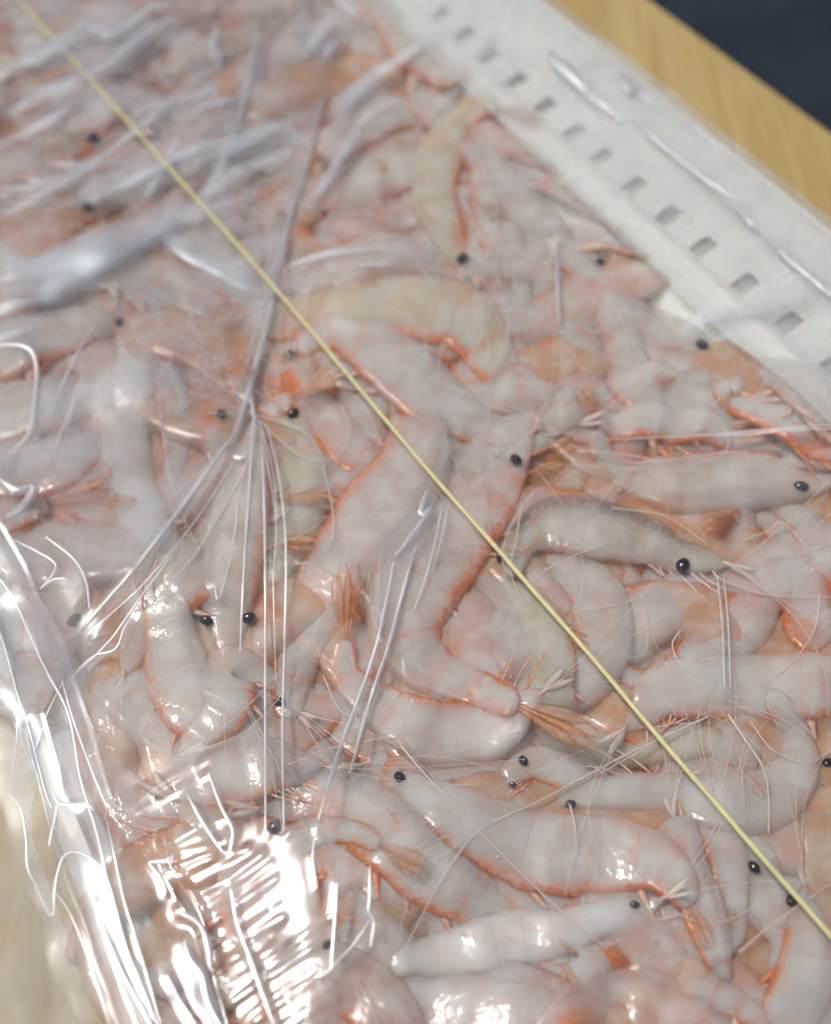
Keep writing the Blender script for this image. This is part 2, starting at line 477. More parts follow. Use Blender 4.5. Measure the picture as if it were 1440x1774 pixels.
def shrimp(label, pts, dors='U', col=WHITE, orange=0.5, eyes=None, fan=95, legs=7, swim=5, thick=0.30, alpha=0.58,
           dark=0.0, lift=0.0, ant=3, group=GROUP, detail=True, back=False, fan_or=0.8, press=0.5, scales=2, N=60, ceil=0.0035):
    """pts: (x, y, width) in photograph pixels from head to tail"""
    if not detail: N = 26
    kk = K if detail else 12
    if detail and pts[0][2] < 0.75 * max(p[2] for p in pts):
        (x0, y0, w0), (x1, y1, _) = pts[0], pts[1]
        dl = math.hypot(x0 - x1, y0 - y1); ex = 0.42 * max(p[2] for p in pts)
        pts = [(x0 + (x0 - x1) / dl * ex, y0 + (y0 - y1) / dl * ex, w0 * 0.22)] + list(pts)
        head_ex = ex
    else: head_ex = 0.0
    wmx = max(p[2] for p in pts)
    if detail and isinstance(dors, str) and pts[-1][2] > 0.42 * wmx:
        (x0, y0, w0), (x1, y1, _) = pts[-1], pts[-2]
        d_ = np.array([x0 - x1, y0 - y1], float); d_ /= np.linalg.norm(d_); n_ = np.array([-d_[1], d_[0]])
        if np.dot(n_, DIRS[dors]) > 0: n_ = -n_
        q_ = np.array([x0, y0]) + (d_ * 0.75 + n_ * 0.45) * 0.5 * wmx; r_ = q_ + (d_ * 0.45 + n_ * 0.7) * 0.4 * wmx
        pts = list(pts) + [(q_[0], q_[1], 0.5 * (w0 + 0.3 * wmx)), (r_[0], r_[1], 0.30 * wmx)]
    pts0 = pts[1] if head_ex else pts[0]
    s = spline(pts, N)
    px, w = s[:, :2], np.maximum(s[:, 2], 4)
    t = np.gradient(px, axis=0); t /= np.linalg.norm(t, axis=1)[:, None]
    nrm = np.stack([-t[:, 1], t[:, 0]], 1)
    m = nrm[N // 2] if isinstance(dors, str) else nrm[0]
    if isinstance(dors, str):
        if float(np.dot(m, DIRS[dors])) < 0: nrm = -nrm
    Lp = px + nrm * w[:, None] / 2; Rp = px - nrm * w[:, None] / 2
    z = np.full(N, -0.002)
    for it in range(2):
        L3 = np.array([P(Lp[i, 0], Lp[i, 1], z[i]) for i in range(N)])
        R3 = np.array([P(Rp[i, 0], Rp[i, 1], z[i]) for i in range(N)])
        a = (L3 - R3) / 2; c = (L3 + R3) / 2
        ah = np.linalg.norm(a, axis=1)
        bt = thick * ah
        acc = []
        for f in (-0.7, -0.35, 0, 0.35, 0.7):
            iu, iv = hm_idx(c + a * f)
            acc.append(HM[iu, iv])
        acc = np.array(acc)
        base = 0.5 * acc.mean(0) + 0.5 * np.sort(acc, 0)[-2]
        zn = smooth1(base, 9 if N > 30 else 4) + press * bt + lift
        z = zn
    c = c.copy(); c[:, 2] = z
    sp = np.linspace(0, 1, N)
    seg = np.ones(N); tt = np.zeros(N); segi = np.zeros(N, int)
    lo = 0.0
    for bi, hi in enumerate(BOUND):
        mk = (sp >= lo) & (sp < hi)
        q = (sp[mk] - lo) / (hi - lo)
        tt[mk] = q; segi[mk] = bi
        seg[mk] = 1.0 if bi == 0 else 0.988 + 0.022 * q
        lo = hi
    endf = np.ones(N)
    endf[0] = 0.35; endf[1] = 0.72; endf[2] = 0.9
    endf[-1] = 0.72
    th = np.linspace(0, 2 * math.pi, kk, endpoint=False)
    V = np.zeros((N, kk, 3)); FT = np.zeros((N, kk, 4))
    ct, sn = np.cos(th), np.sin(th)
    ven = np.clip(-ct, 0, 1)
    gut = rng.choice([0, 0, 0.15, 0.25]) if detail else 0
    wob = rng.normal(0, 0.012, N); wob = smooth1(wob, 2)
    for i in range(N):
        sc = seg[i] * endf[i] * (1 + wob[i])
        scal = 1 + (ven ** 2) * (0.06 * math.sin(math.pi * tt[i]) - 0.03 if segi[i] > 0 else 0.0)
        side = bt[i] * sc * (0.8 + 0.2 * ct) if not back else bt[i] * sc
        V[i] = c[i] + np.outer(ct * sc * scal, a[i]) + np.outer(np.sign(sn) * np.abs(sn) ** 0.5 * side, (0, 0, 1.0))
        V[i, :, 2] = squash(V[i, :, 2], ceil)
        edge = np.clip((-ct - 0.66) / 0.3, 0, 1)
        bline = 1.0 if (segi[i] > 0 and tt[i] < 0.12) else 0.0
        tail = np.clip((sp[i] - 0.80) / 0.2, 0, 1)
        o = orange * (0.95 * edge * (0.35 + 0.65 * (sp[i] > 0.2)) + 0.25 * bline + 0.55 * tail * np.clip(np.abs(ct) * 1.4 - 0.3, 0, 1) + 0.25 * np.clip((ct - 0.8) / 0.2, 0, 1) * (sp[i] > 0.5) + 0.02)
        o = o + max(0, orange - 0.75) * 2.2 * math.exp(-((sp[i] - 0.17) / 0.10) ** 2) * np.clip(0.55 - ct, 0, 1)
        o = o + orange * 0.5 * max(0, 1 - sp[i] / 0.12) * edge
        FT[i, :, 0] = np.clip(o * 1.3, 0, 1)
        al = (alpha + 0.06) * (1 - 0.62 * np.abs(ct) ** 3.0) + 0.28 * edge * min(1, orange) - 0.20 * max(0, 1 - sp[i] / 0.14)
        FT[i, :, 1] = np.clip(al, 0.12, 1)
        FT[i, :, 2] = dark * np.clip((ct - 0.15) / 0.5, 0, 1) * (sp[i] < 0.85) * (0.25 + 0.75 * min(1, sp[i] / 0.25))
        if gut: FT[i, :, 2] = np.maximum(FT[i, :, 2], gut * np.exp(-((ct - 0.6) / 0.13) ** 2) * (sn > 0) * (0.12 < sp[i] < 0.92))
        FT[i, :, 3] = sp[i]
    root = empty('shrimp')
    tag(root, label, 'shrimp', group)
    vs = list(V.reshape(-1, 3)); ft = list(FT.reshape(-1, 4))
    fs = grid_faces(N, kk, True)
    tip0 = c[0] + (c[0] - c[1]) * 0.5; vs.append(tip0); ft.append(FT[0, 0]); i0 = len(vs) - 1
    tip1 = c[-1] + (c[-1] - c[-2]) * 0.4; vs.append(tip1); ft.append(FT[-1, 0]); i1 = len(vs) - 1
    for j in range(kk):
        fs.append((i0, (j + 1) % kk, j)); fs.append((i1, (N - 1) * kk + j, (N - 1) * kk + (j + 1) % kk))
    body = mesh('body', vs, fs, M_FLESH, root, feat=ft)
    jit = rng.uniform(0.93, 1.05)
    body.color = (min(1, col[0] * jit), min(1, col[1] * jit), min(1, col[2] * jit), 1)
    # raise the height map
    for f in np.linspace(-1, 1, 13 if detail else 9):
        for g in (0, 0.5):
            cc = c[:-1] * (1 - g) + c[1:] * g; aa = a[:-1] * (1 - g) + a[1:] * g
            iu, iv = hm_idx(cc + aa * f)
            np.maximum.at(HM, (iu, iv), squash(cc[:, 2] + bt[:-1] * math.sqrt(max(0, 1 - f * f)) * 0.98, ceil))
    c[:, 2] = squash(c[:, 2], ceil)
    ps = pxs(c[0]); pst = pxs(c[-1])
    tan = np.gradient(c, axis=0); tan /= np.linalg.norm(tan, axis=1)[:, None]
    au = a / np.maximum(ah, 1e-9)[:, None]
    up = np.array([0, 0, 1.0])
    # tail fan
    if fan:
        Lf = fan * pst
        specs = [(-0.15, 0.96, 0.20), (-0.06, 1.08, 0.22), (0.0, 0.9, 0.12), (0.07, 1.08, 0.22), (0.17, 0.88, 0.18)] if detail else [(-0.2, 1, 0.3), (0.2, 1, 0.3)]
        for bi, (an, lf, wf) in enumerate(specs):
            d = tan[-1] * math.cos(an) + au[-1] * math.sin(an)
            q = np.cross(up, d); q /= np.linalg.norm(q)
            o0 = c[-1] + au[-1] * ah[-1] * an * 1.2 + up * (0.00006 * bi + bt[-1] * 0.2)
            st = np.linspace(0, 1, 6); vs = []; f2 = []
            wd = np.array([0.30, 0.55, 0.8, 1.0, 0.98, 0.45]) * wf * Lf * lf * 0.5
            lean = rng.uniform(-0.1, 0.1)
            for j, sj in enumerate(st):
                m0 = o0 + d * Lf * lf * sj + up * (lean * Lf * sj * 0.6 - 0.04 * Lf * sj * sj) + q * lean * wd[j]
                for (kx, kz) in ((-1, 0), (0, 0.00004 + wd[j] * 0.03), (1, 0), (0, -0.00003)):
                    vs.append(m0 + q * wd[j] * kx + up * kz)
                    f2.append((min(1, fan_or * orange * 1.1 * (0.5 + 0.9 * abs(kx)) * (1.0 - 0.2 * sj)), 0.07 + 0.17 * abs(kx), 0, sj))
            fs = grid_faces(6, 4, True) + [(3, 2, 1, 0), (20, 21, 22, 23)]
            mesh('tail_fin', vs, fs, M_FIN, root, feat=f2)
    # eyes
    hp = px[0] + (px[0] - px[1]) * 0.3
    if eyes is None and detail:
        e = np.array(pts0[:2])
        eyes = [(e[0], e[1], 11)]
    for (ex, ey, er) in (eyes or []):
        er = er * 0.88
        iu, iv = hm_idx(P(ex, ey, z[1])[None, :])
        d2 = np.hypot(px[:, 0] - ex, px[:, 1] - ey); jj = int(np.argmin(d2))
        zz = max(z[jj] + bt[jj] * 0.75, z[jj] + er * ps * 0.2)
        zz = max(zz, float(HM[iu[0], iv[0]]) - er * ps * 0.15) + er * ps * 0.35
        cc = P(ex, ey, zz); r = er * pxs(cc)
        n1, n2 = 8, 12; vs = []; 
        ax = rng.uniform(0, math.pi); ca, sa = math.cos(ax), math.sin(ax)
        for i in range(n1 + 1):
            ph = math.pi * i / n1
            for j in range(n2):
                t2 = 2 * math.pi * j / n2
                x0, y0, z0 = math.sin(ph) * math.cos(t2) * 1.16, math.sin(ph) * math.sin(t2) * 0.9, math.cos(ph) * 0.75
                k0 = 1 + 0.10 * mnoise.noise(Vector((x0 * 1.5 + ex, y0 * 1.5 + ey, z0)))
                vs.append(cc + r * k0 * np.array([x0 * ca - y0 * sa, x0 * sa + y0 * ca, z0]))
        mesh('eye', vs, grid_faces(n1 + 1, n2, True), M_EYE, root)
    if not detail: return root
    # rostrum and antennal scales
    hd = -tan[0]; h0 = c[0]
    rl = w.max() * 0.42 * ps
    pth = [h0 + au[0] * ah[0] * 0.35 + hd * rl * q + up * (bt[1] * 0.25) for q in (-0.35, 0.0, 0.35, 0.7, 1.0)]
    tube('rostrum', pth, np.array([1.6, 1.5, 1.0, 0.6, 0.25]) * 2.2 * ps, M_THIN, root, 5, [(orange * 0.7, 0.75, 0, 0)] * 5)
    for sgn in (-1, 1)[:scales]:
        d = hd * math.cos(0.22) + au[0] * math.sin(0.22 * sgn) ; q = np.cross(up, d)
        Ls = rl * 1.25; st = np.linspace(0, 1, 5); wd = np.array([0.3, 0.9, 1.0, 0.8, 0.2]) * Ls * 0.15; vs = []; f2 = []
        for j, sj in enumerate(st):
            m0 = h0 - hd * rl * 0.1 + d * Ls * sj + up * (0.0002 - 0.05 * Ls * sj)
            for (kx, kz) in ((-1, 0), (0, 0.0003), (1, 0), (0, -0.0001)):
                vs.append(m0 + q * wd[j] * kx + up * kz); f2.append((orange * 0.12, 0.42, 0, 0))
        mesh('antenna_scale', vs, grid_faces(5, 4, True) + [(3, 2, 1, 0), (16, 17, 18, 19)], M_THIN, root, feat=f2)
    # walking legs under the head, swimming legs under the abdomen
    for li in range(legs):
        i = int(N * (0.08 + 0.24 * li / max(1, legs - 1)))
        L = w.max() * rng.uniform(0.6, 1.15) * ps
        o0 = c[i] - a[i] * 0.85 - up * bt[i] * 0.15
        d = (-au[i] * rng.uniform(0.35, 0.8) - tan[i] * rng.uniform(0.5, 1.1)); d /= np.linalg.norm(d)
        d2 = (-au[i] * rng.uniform(-0.5, 0.4) - tan[i] * rng.uniform(0.5, 1.1)); d2 /= np.linalg.norm(d2)
        pth = []; cur = o0.copy()
        for q in range(7):
            pth.append(cur.copy())
            f = q / 6.0
            cur = cur + (d * (1 - f) + d2 * f) * L / 6 + up * rng.normal(0, 0.0001)
        tube('leg', pth, np.array([1.9, 1.8, 1.6, 1.4, 1.1, 0.8, 0.4]) * ps * rng.uniform(0.8, 1.3), M_THIN, root, 5,
             [(min(1, orange * rng.uniform(0.5, 1.6)), 0.75, 0, 0)] * 7)
    for li in range(swim):
        sw = 0.42 + 0.40 * li / max(1, swim - 1)
        i = int(N * sw)
        L = ah[i] * rng.uniform(0.55, 0.9)
        d = -au[i] * 0.8 + tan[i] * rng.uniform(-0.2, 0.9); d /= np.linalg.norm(d)
        q = np.cross(up, d); vs = []; f2 = []
        o0 = c[i] - a[i] * 0.86 - up * bt[i] * 0.1
        wd = np.array([0.5, 1.0, 0.9, 0.55, 0.15]) * L * 0.17
        oo = min(1, orange * rng.uniform(0.5, 1.5))
        for j, sj in enumerate(np.linspace(0, 1, 5)):
            m0 = o0 + d * L * sj + tan[i] * L * 0.35 * sj * sj - up * 0.12 * L * sj
            for (kx, kz) in ((-1, 0), (0, 0.00012), (1, 0), (0, -0.00008)):
                vs.append(m0 + q * wd[j] * kx + up * kz); f2.append((oo, 0.48, 0, 0))
        mesh('swimming_leg', vs, grid_faces(5, 4, True) + [(3, 2, 1, 0), (16, 17, 18, 19)], M_THIN, root, feat=f2)
    if ant: HEADS.append((h0 + hd * rl * 0.1, hp, root, hd, ant, orange))
    return root

# --- hidden under layers: fill the tray so that gaps between the upper shrimp show more shrimp
def random_shrimp(cx, cy, label, detail, group):
    c3 = P(cx, cy, -0.008); sc = (DIST / F0) / pxs(c3)
    L = random.uniform(430, 600) * sc; an = random.uniform(0, 2 * math.pi); cur = random.uniform(-2.4, 2.4)
    wm = random.uniform(85, 125) * sc
    pts = []; n = 7; x, y = cx - math.cos(an) * L * 0.4, cy - math.sin(an) * L * 0.4
    wp = [0.42, 0.82, 1.0, 0.95, 0.8, 0.6, 0.38]
    for i in range(n):
        pts.append((x, y, wm * wp[i])); aa = an + cur * (i / (n - 1) - 0.4)
        x += math.cos(aa) * L / (n - 1); y += math.sin(aa) * L / (n - 1) * 0.85
    return shrimp(label, pts, random.choice('UDLR'), random.choice([DEEP, ROSE, PINK, ROSE, DEEP, PINK]), random.uniform(0.4, 0.9), detail=detail, group=group,
                  eyes=[], fan=0, ceil=-0.0032)

def inside(cx, cy, mr=0.044, ml=0.013):
    u, v = uv(P(cx, cy, -0.006))
    return uL + ml < u < uR - mr and V0 + 0.02 < v < V1 - 0.02
cnt = 0
rows = list(range(-190, 640, 62)) + list(range(640, 1980, 96))
for ri, gy in enumerate(rows):
    st_ = 100 if gy < 640 else 136
    for gx in range(-60, 1560, st_):
        x = gx + random.uniform(-0.3, 0.3) * st_ + (st_ // 2 if ri % 2 else 0); y = gy + random.uniform(-26, 26)
        if inside(x, y):
            random_shrimp(x, y, 'pinkish shrimp of the lower layer, mostly hidden beneath the upper shrimp', False, 'shrimp of the lower layer')

# --- the shrimp one can pick out, from the lowest to the topmost
exec_list = []
S = shrimp
# far left and upper left, seen through bright wrinkled film
S('pale shrimp at the far upper left corner, right below the start of the yellow strand', [(20, 95, 30), (70, 90, 50), (140, 110, 62), (210, 105, 58), (280, 70, 40), (330, 40, 24)], 'U', WHITE, 0.4, eyes=[])
S('white shrimp hanging vertically in the upper left, dark eye at its lower end', [(58, 168, 26), (62, 130, 50), (58, 85, 60), (40, 40, 54), (10, 10, 40)], 'R', OPAQ, 0.3, eyes=[(57, 170, 10)], fan=0)
S('rosy shrimp with a faint eye just left of the strand in the upper left', [(102, 152, 28), (110, 110, 44), (130, 70, 50), (170, 40, 44), (215, 15, 30)], 'L', ROSE, 0.6, eyes=[(100, 154, 10)], fan=60)
S('shrimp with an orange-brown head and dark eye under the strand, upper left', [(200, 215, 34), (160, 240, 50), (105, 262, 56), (45, 290, 52), (-20, 310, 40)], 'U', TAN, 1.0, eyes=[(160, 238, 11)])
S('pink shrimp across the strand in the upper left, blue film fold above it', [(345, 275, 26), (300, 215, 46), (250, 180, 58), (190, 190, 56), (140, 215, 40)], 'U', PINK, 0.5, eyes=[(345, 270, 8)], fan=60)
S('tan shrimp right of the strand near the top of the upper left wrinkles', [(300, 120, 34), (350, 90, 50), (420, 75, 58), (480, 40, 50), (520, -10, 40)], 'D', TAN, 0.7, eyes=[], fan=60)
S('salmon shrimp at the top edge between the strand and the film folds', [(420, 10, 36), (440, 70, 52), (430, 130, 58), (400, 190, 52), (350, 230, 36)], 'R', ROSE, 0.6, eyes=[], fan=70)
S('pale shrimp at the top edge, left of the tray holes', [(560, 20, 30), (610, 60, 54), (650, 120, 64), (640, 190, 60), (600, 240, 42)], 'R', PALE, 0.4, eyes=[], fan=60)
S('beige shrimp nearest to the tray holes at the top edge', [(640, 0, 32), (680, 60, 56), (720, 115, 60), (775, 140, 46), (800, 135, 22)], 'U', PALE, 0.6, eyes=[], fan=0)
S('pinkish shrimp below the blue film fold at the upper middle', [(770, 190, 36), (700, 205, 60), (630, 230, 66), (560, 270, 58), (520, 320, 40)], 'U', PINK, 0.5, eyes=[], fan=70)
S('greyish shrimp beside the inner ledge, near the topmost visible holes', [(850, 345, 34), (820, 275, 60), (775, 220, 66), (735, 180, 56), (715, 140, 26)], 'R', WHITE, 0.5, eyes=[(833, 347, 9)], fan=60)
S('shrimp with a black eye left of the strand, red spot beneath it, upper left', [(135, 355, 34), (190, 335, 60), (255, 315, 72), (320, 290, 62), (380, 255, 42)], 'D', WHITE, 0.6, eyes=[(150, 353, 13)])
S('rose shrimp at the left frame edge below the black-eyed one', [(100, 395, 30), (55, 400, 54), (0, 385, 64), (-60, 350, 60)], 'U', ROSE, 0.9, eyes=[], fan=0)
S('white shrimp at the left frame edge under the wide bluish film fold', [(65, 488, 30), (20, 460, 54), (-30, 440, 60), (-90, 420, 50)], 'U', WHITE, 0.4, eyes=[(65, 487, 9)], fan=0)
S('pink shrimp crossing under the strand where two film folds meet', [(270, 385, 34), (330, 430, 66), (390, 470, 76), (440, 520, 66), (470, 580, 44)], 'U', PINK, 0.6, eyes=[], fan=80)
S('shrimp with two faint eyes below the bright cream film streak', [(545, 375, 36), (600, 350, 66), (660, 310, 78), (720, 290, 74), (780, 300, 50)], 'U', PALE, 0.4, eyes=[(560, 371, 9), (490, 372, 9)])
S('shrimp with vivid red-orange edges below the cream film streak', [(505, 405, 40), (550, 440, 70), (610, 455, 82), (660, 410, 66), (640, 345, 36)], 'D', TAN, 1.0, eyes=[], fan=70)
S('grey shrimp with one small eye left of the long clear fold', [(408, 375, 34), (380, 330, 54), (400, 280, 62), (450, 250, 56), (500, 240, 40)], 'L', WHITE, 0.4, eyes=[(408, 372, 8)], fan=60)
S('white shrimp tucked beneath the strand at the upper middle', [(480, 500, 40), (560, 480, 66), (640, 460, 80), (720, 440, 74), (770, 400, 46)], 'U', PINK, 0.4, eyes=[])
S('shrimp with red limbs behind the double-eyed head at the upper middle', [(805, 455, 40), (770, 390, 70), (750, 330, 84), (770, 260, 76), (800, 210, 50)], 'L', YEL, 1.0, eyes=[(801, 447, 12)])
S('brownish shrimp between the red-limbed one and the tray ledge', [(905, 520, 40), (880, 450, 70), (860, 390, 84), (850, 330, 76), (830, 280, 50)], 'R', PALE, 0.7, eyes=[])
S('pale shrimp lying against the inner ledge, black eye nearest to the holes', [(1035, 470, 34), (970, 425, 64), (915, 370, 78), (870, 310, 70), (840, 255, 30)], 'R', WHITE, 0.3, eyes=[(1040, 457, 11)], fan=0)
# right side by the ledge
S('pale shrimp right of the greenish one, two orange legs reaching to the upper left', [(1215, 600, 36), (1150, 580, 74), (1090, 570, 96), (1040, 530, 84), (1010, 480, 50)], 'U', WHITE, 0.6, eyes=[(1217, 597, 12)], fan=90)
S('pale shrimp with a bright glint on its side beside the greenish shrimp', [(1080, 600, 60), (1100, 660, 96), (1170, 700, 100), (1260, 720, 80), (1340, 720, 50)], 'U', WHITE, 0.6, eyes=[], fan=90)
S('shrimp with upright orange tail under the right hand film line', [(1440, 800, 50), (1390, 770, 74), (1340, 745, 70), (1280, 700, 56), (1225, 655, 34)], 'U', PINK, 1.0, eyes=[(1340, 760, 9)], fan=60)
S('white shrimp at the right frame edge below the last tray hole', [(1470, 730, 60), (1420, 690, 80), (1370, 660, 70), (1320, 650, 44)], 'U', WHITE, 0.4, eyes=[], fan=40)
# left middle
S('pale shrimp lying level at the left edge below the bluish fold', [(205, 560, 34), (150, 570, 66), (80, 590, 84), (0, 620, 90), (-70, 640, 70)], 'U', PALE, 0.7, eyes=[(207, 557, 10)], fan=0)
S('pale shrimp lying level at the left edge inside the looped film crease', [(230, 660, 40), (160, 690, 74), (80, 705, 92), (0, 730, 94), (-70, 760, 70)], 'U', WHITE, 0.5, eyes=[], fan=0)
S('pinkish shrimp at the left frame edge above the orange tail', [(180, 760, 40), (120, 800, 84), (50, 820, 100), (-30, 830, 90)], 'U', PINK, 0.7, eyes=[], fan=0)
S('shrimp with two orange tail tips beside the left film edge', [(-110, 900, 90), (-60, 905, 92), (0, 898, 76), (60, 885, 48), (85, 878, 30)], 'U', ROSE, 1.0, eyes=[], fan=105, fan_or=2.2)
S('broad pinkish shrimp below the orange tail tips at the left', [(270, 960, 60), (210, 960, 100), (130, 965, 120), (60, 970, 110), (0, 960, 70)], 'D', PINK, 0.5, eyes=[])
S('short red-headed shrimp with a dark eye left of the long clear fold', [(352, 675, 36), (365, 730, 66), (395, 790, 74), (420, 850, 66), (430, 910, 46)], 'L', ROSE, 1.3, eyes=[(385, 718, 12)])
S('yellowish shrimp standing behind the fan of film lines', [(505, 705, 44), (520, 780, 84), (515, 870, 112), (490, 950, 100), (450, 1010, 66)], 'R', YEL, 0.7, eyes=[(509, 716, 13)])
S('slender shrimp with an orange line, right of the tall white one', [(262, 585, 26), (285, 650, 50), (308, 720, 60), (305, 790, 46), (296, 850, 28)], 'R', PALE, 1.0, eyes=[], fan=70)
S('tall white shrimp standing upright at the left, eye at its upper end', [(212, 560, 22), (226, 620, 56), (232, 700, 78), (215, 780, 92), (230, 860, 96), (270, 930, 80)], 'L', OPAQ, 0.3, eyes=[(207, 558, 10)], fan=70, swim=2)
S('grey shrimp with dark eye touching the long clear fold, lower left', [(128, 1075, 44), (175, 1120, 86), (215, 1190, 110), (265, 1250, 100), (320, 1300, 60)], 'L', PINK, 0.8, eyes=[(129, 1074, 14), (158, 1106, 7)])
S('shrimp in a curve with reddish legs left of the wide eyed one', [(230, 1130, 50), (260, 1060, 90), (320, 1010, 110), (370, 960, 96), (400, 900, 60)], 'L', PALE, 0.8, eyes=[])
S('shrimp seen from its back, two wide set eyes below the fan of film lines', [(396, 1110, 60), (396, 1055, 96), (400, 980, 112), (415, 900, 104), (430, 820, 84), (440, 750, 56)], 'L', PALE, 0.5, eyes=[(358, 1075, 12), (431, 1070, 13)], back=True, legs=0)
S('broad pale shrimp below the wide eyed one, wet glint on its flank', [(300, 1050, 60), (300, 1130, 110), (330, 1210, 124), (390, 1260, 110), (450, 1290, 64)], 'R', WHITE, 0.6, eyes=[])
S('shrimp with a dark eye between the two upright film lines', [(484, 1212, 44), (440, 1180, 84), (400, 1170, 96), (390, 1230, 90), (340, 1290, 50)], 'U', PALE, 0.8, eyes=[(485, 1217, 12)], fan=60)
# centre, lower shrimp first
S('pale shrimp under the grey backed one, widening to the lower left', [(1240, 1000, 60), (1180, 1035, 100), (1115, 1080, 112), (1060, 1130, 90), (1030, 1180, 50)], 'D', WHITE, 0.5, eyes=[])
S('pinkish shrimp below the grey backed one at the right, red limbs', [(1330, 1010, 60), (1300, 1060, 100), (1260, 1110, 110), (1200, 1150, 90), (1150, 1180, 50)], 'R', PINK, 1.0, eyes=[])
S('pale shrimp at the right frame edge above the broad arched one', [(1440, 1110, 90), (1400, 1080, 90), (1390, 1010, 80), (1375, 950, 60), (1340, 910, 40)], 'R', PINK, 0.9, eyes=[])
S('shrimp curling down the right frame edge, orange tail to the left', [(1470, 1060, 70), (1440, 980, 76), (1405, 915, 62), (1350, 872, 36)], 'R', PALE, 1.1, eyes=[], fan=105, fan_or=1.6)
S('small pale shrimp head behind the strand at the picture centre', [(892, 797, 30), (850, 796, 48), (790, 790, 60), (730, 770, 62), (690, 740, 50)], 'U', PALE, 0.6, eyes=[(867, 790, 6)], fan=0)
S('broad rose shrimp behind the yellowish one below the centre', [(848, 1005, 50), (870, 1060, 96), (905, 1120, 112), (930, 1190, 100), (900, 1250, 70)], 'L', PINK, 0.8, eyes=[])
S('round backed pinkish shrimp right of the yellowish one, orange rim', [(975, 985, 60), (1030, 1030, 100), (1046, 1095, 106), (1025, 1165, 100), (975, 1215, 70)], 'R', PINK, 0.6, eyes=[])
S('shrimp with an orange rimmed head under the loop of antennae at centre left', [(500, 630, 40), (530, 690, 66), (590, 760, 80), (640, 810, 66), (640, 850, 40)], 'R', ROSE, 1.2, eyes=[(502, 617, 13)], fan=50)
S('large pinkish shrimp slanting down from the strand to the upright film lines', [(735, 735, 90), (712, 820, 140), (655, 905, 156), (585, 990, 122), (535, 1085, 96), (505, 1180, 74), (500, 1255, 46)], 'R', PINK, 0.8, eyes=[], fan=80, legs=3)
S('curled shrimp whose brown tail stands up beside the double film fold', [(905, 1225, 60), (855, 1262, 104), (770, 1272, 118), (690, 1245, 96), (632, 1205, 68), (598, 1165, 50), (600, 1122, 38)], 'D', PINK, 0.8, eyes=[], fan=130, fan_or=1.6, swim=2, lift=0.0016)
S('yellow brown bellied shrimp arching below the white fold at upper middle', [(470, 560, 60), (570, 548, 92), (680, 538, 104), (780, 548, 112), (842, 600, 96), (872, 665, 66), (884, 715, 36)], 'U', YEL, 0.9, eyes=[], fan=50)
S('white shrimp pointing its dark eye right, above the picture centre', [(948, 752, 30), (880, 748, 56), (805, 722, 86), (735, 678, 112), (665, 620, 108), (600, 585, 76)], 'U', WHITE, 0.6, eyes=[(946, 748, 13)], fan=60)
S('greenish pale shrimp bent like an elbow left of the glinting one', [(968, 505, 28), (985, 555, 60), (1010, 620, 80), (1000, 685, 84), (960, 735, 70), (920, 780, 40)], 'R', GREY, 0.15, eyes=[(949, 508, 9), (962, 519, 9)], fan=0, swim=0, dark=0.12)
S('long level pinkish shrimp with a red tail, under the right hand film lines', [(1000, 760, 40), (1070, 738, 66), (1150, 733, 74), (1220, 748, 62), (1290, 775, 42)], 'U', WHITE, 0.9, eyes=[], fan=110, legs=2)
S('broad shrimp with a black eye at the right edge, orange tail comb to its left', [(1410, 838, 56), (1330, 832, 94), (1240, 838, 108), (1150, 842, 96), (1075, 822, 50)], 'D', PALE, 0.8, eyes=[(1388, 843, 14)], fan=85, fan_or=2.4)
S('big L shaped shrimp at the centre, tail fan pointing right', [(893, 805, 50), (850, 872, 96), (765, 960, 146), (706, 1055, 146), (722, 1135, 112), (805, 1186, 78), (895, 1224, 50)], 'L', PINK, 0.9, eyes=[(894, 796, 12)], fan=150, fan_or=1.1, legs=6)
S('narrow yellowish shrimp under the strand, small head at the top', [(872, 980, 18), (900, 1025, 52), (940, 1080, 78), (958, 1140, 80), (955, 1200, 80), (970, 1262, 92), (1025, 1290, 88), (1120, 1292, 80), (1220, 1288, 60)], 'L', YEL, 0.45, eyes=[(869, 971, 10)], fan=70, legs=2, swim=2)
S('grey backed shrimp with a round black eye, right of the centre', [(1225, 972, 40), (1175, 960, 58), (1110, 938, 84), (1030, 918, 100), (960, 908, 94), (915, 930, 66)], 'U', GREY, 0.25, eyes=[(1183, 979, 15)], fan=0, dark=0.85, swim=0, lift=0.001)
# lower right
S('broad arched pale shrimp at the right frame edge, lower right', [(1112, 1238, 60), (1150, 1200, 96), (1240, 1192, 112), (1340, 1196, 116), (1440, 1190, 110), (1520, 1180, 80)], 'U', WHITE, 0.6, eyes=[], fan=0, legs=6)
S('thin shrimp with two dark eyes beneath the round backed ones', [(880, 1345, 40), (930, 1325, 60), (1000, 1345, 66), (1080, 1360, 56)], 'U', PALE, 0.8, eyes=[(907, 1318, 10), (888, 1359, 6)], fan=0)
S('tan shrimp at the right frame edge, lower right, black eye at the border', [(1436, 1330, 50), (1430, 1420, 90), (1440, 1520, 100), (1450, 1600, 80)], 'L', TAN, 0.9, eyes=[(1434, 1322, 11)])
S('slim upright shrimp with a dark eye left of the strand at lower right', [(1300, 1470, 60), (1320, 1530, 80), (1345, 1610, 86), (1350, 1700, 70), (1340, 1770, 50)], 'R', PALE, 0.7, eyes=[(1307, 1502, 12)])
S('orange tipped shrimp right of the strand at the lower right', [(1395, 1580, 60), (1400, 1650, 96), (1380, 1730, 110), (1340, 1800, 90)], 'R', PALE, 0.8, eyes=[(1371, 1560, 12)])
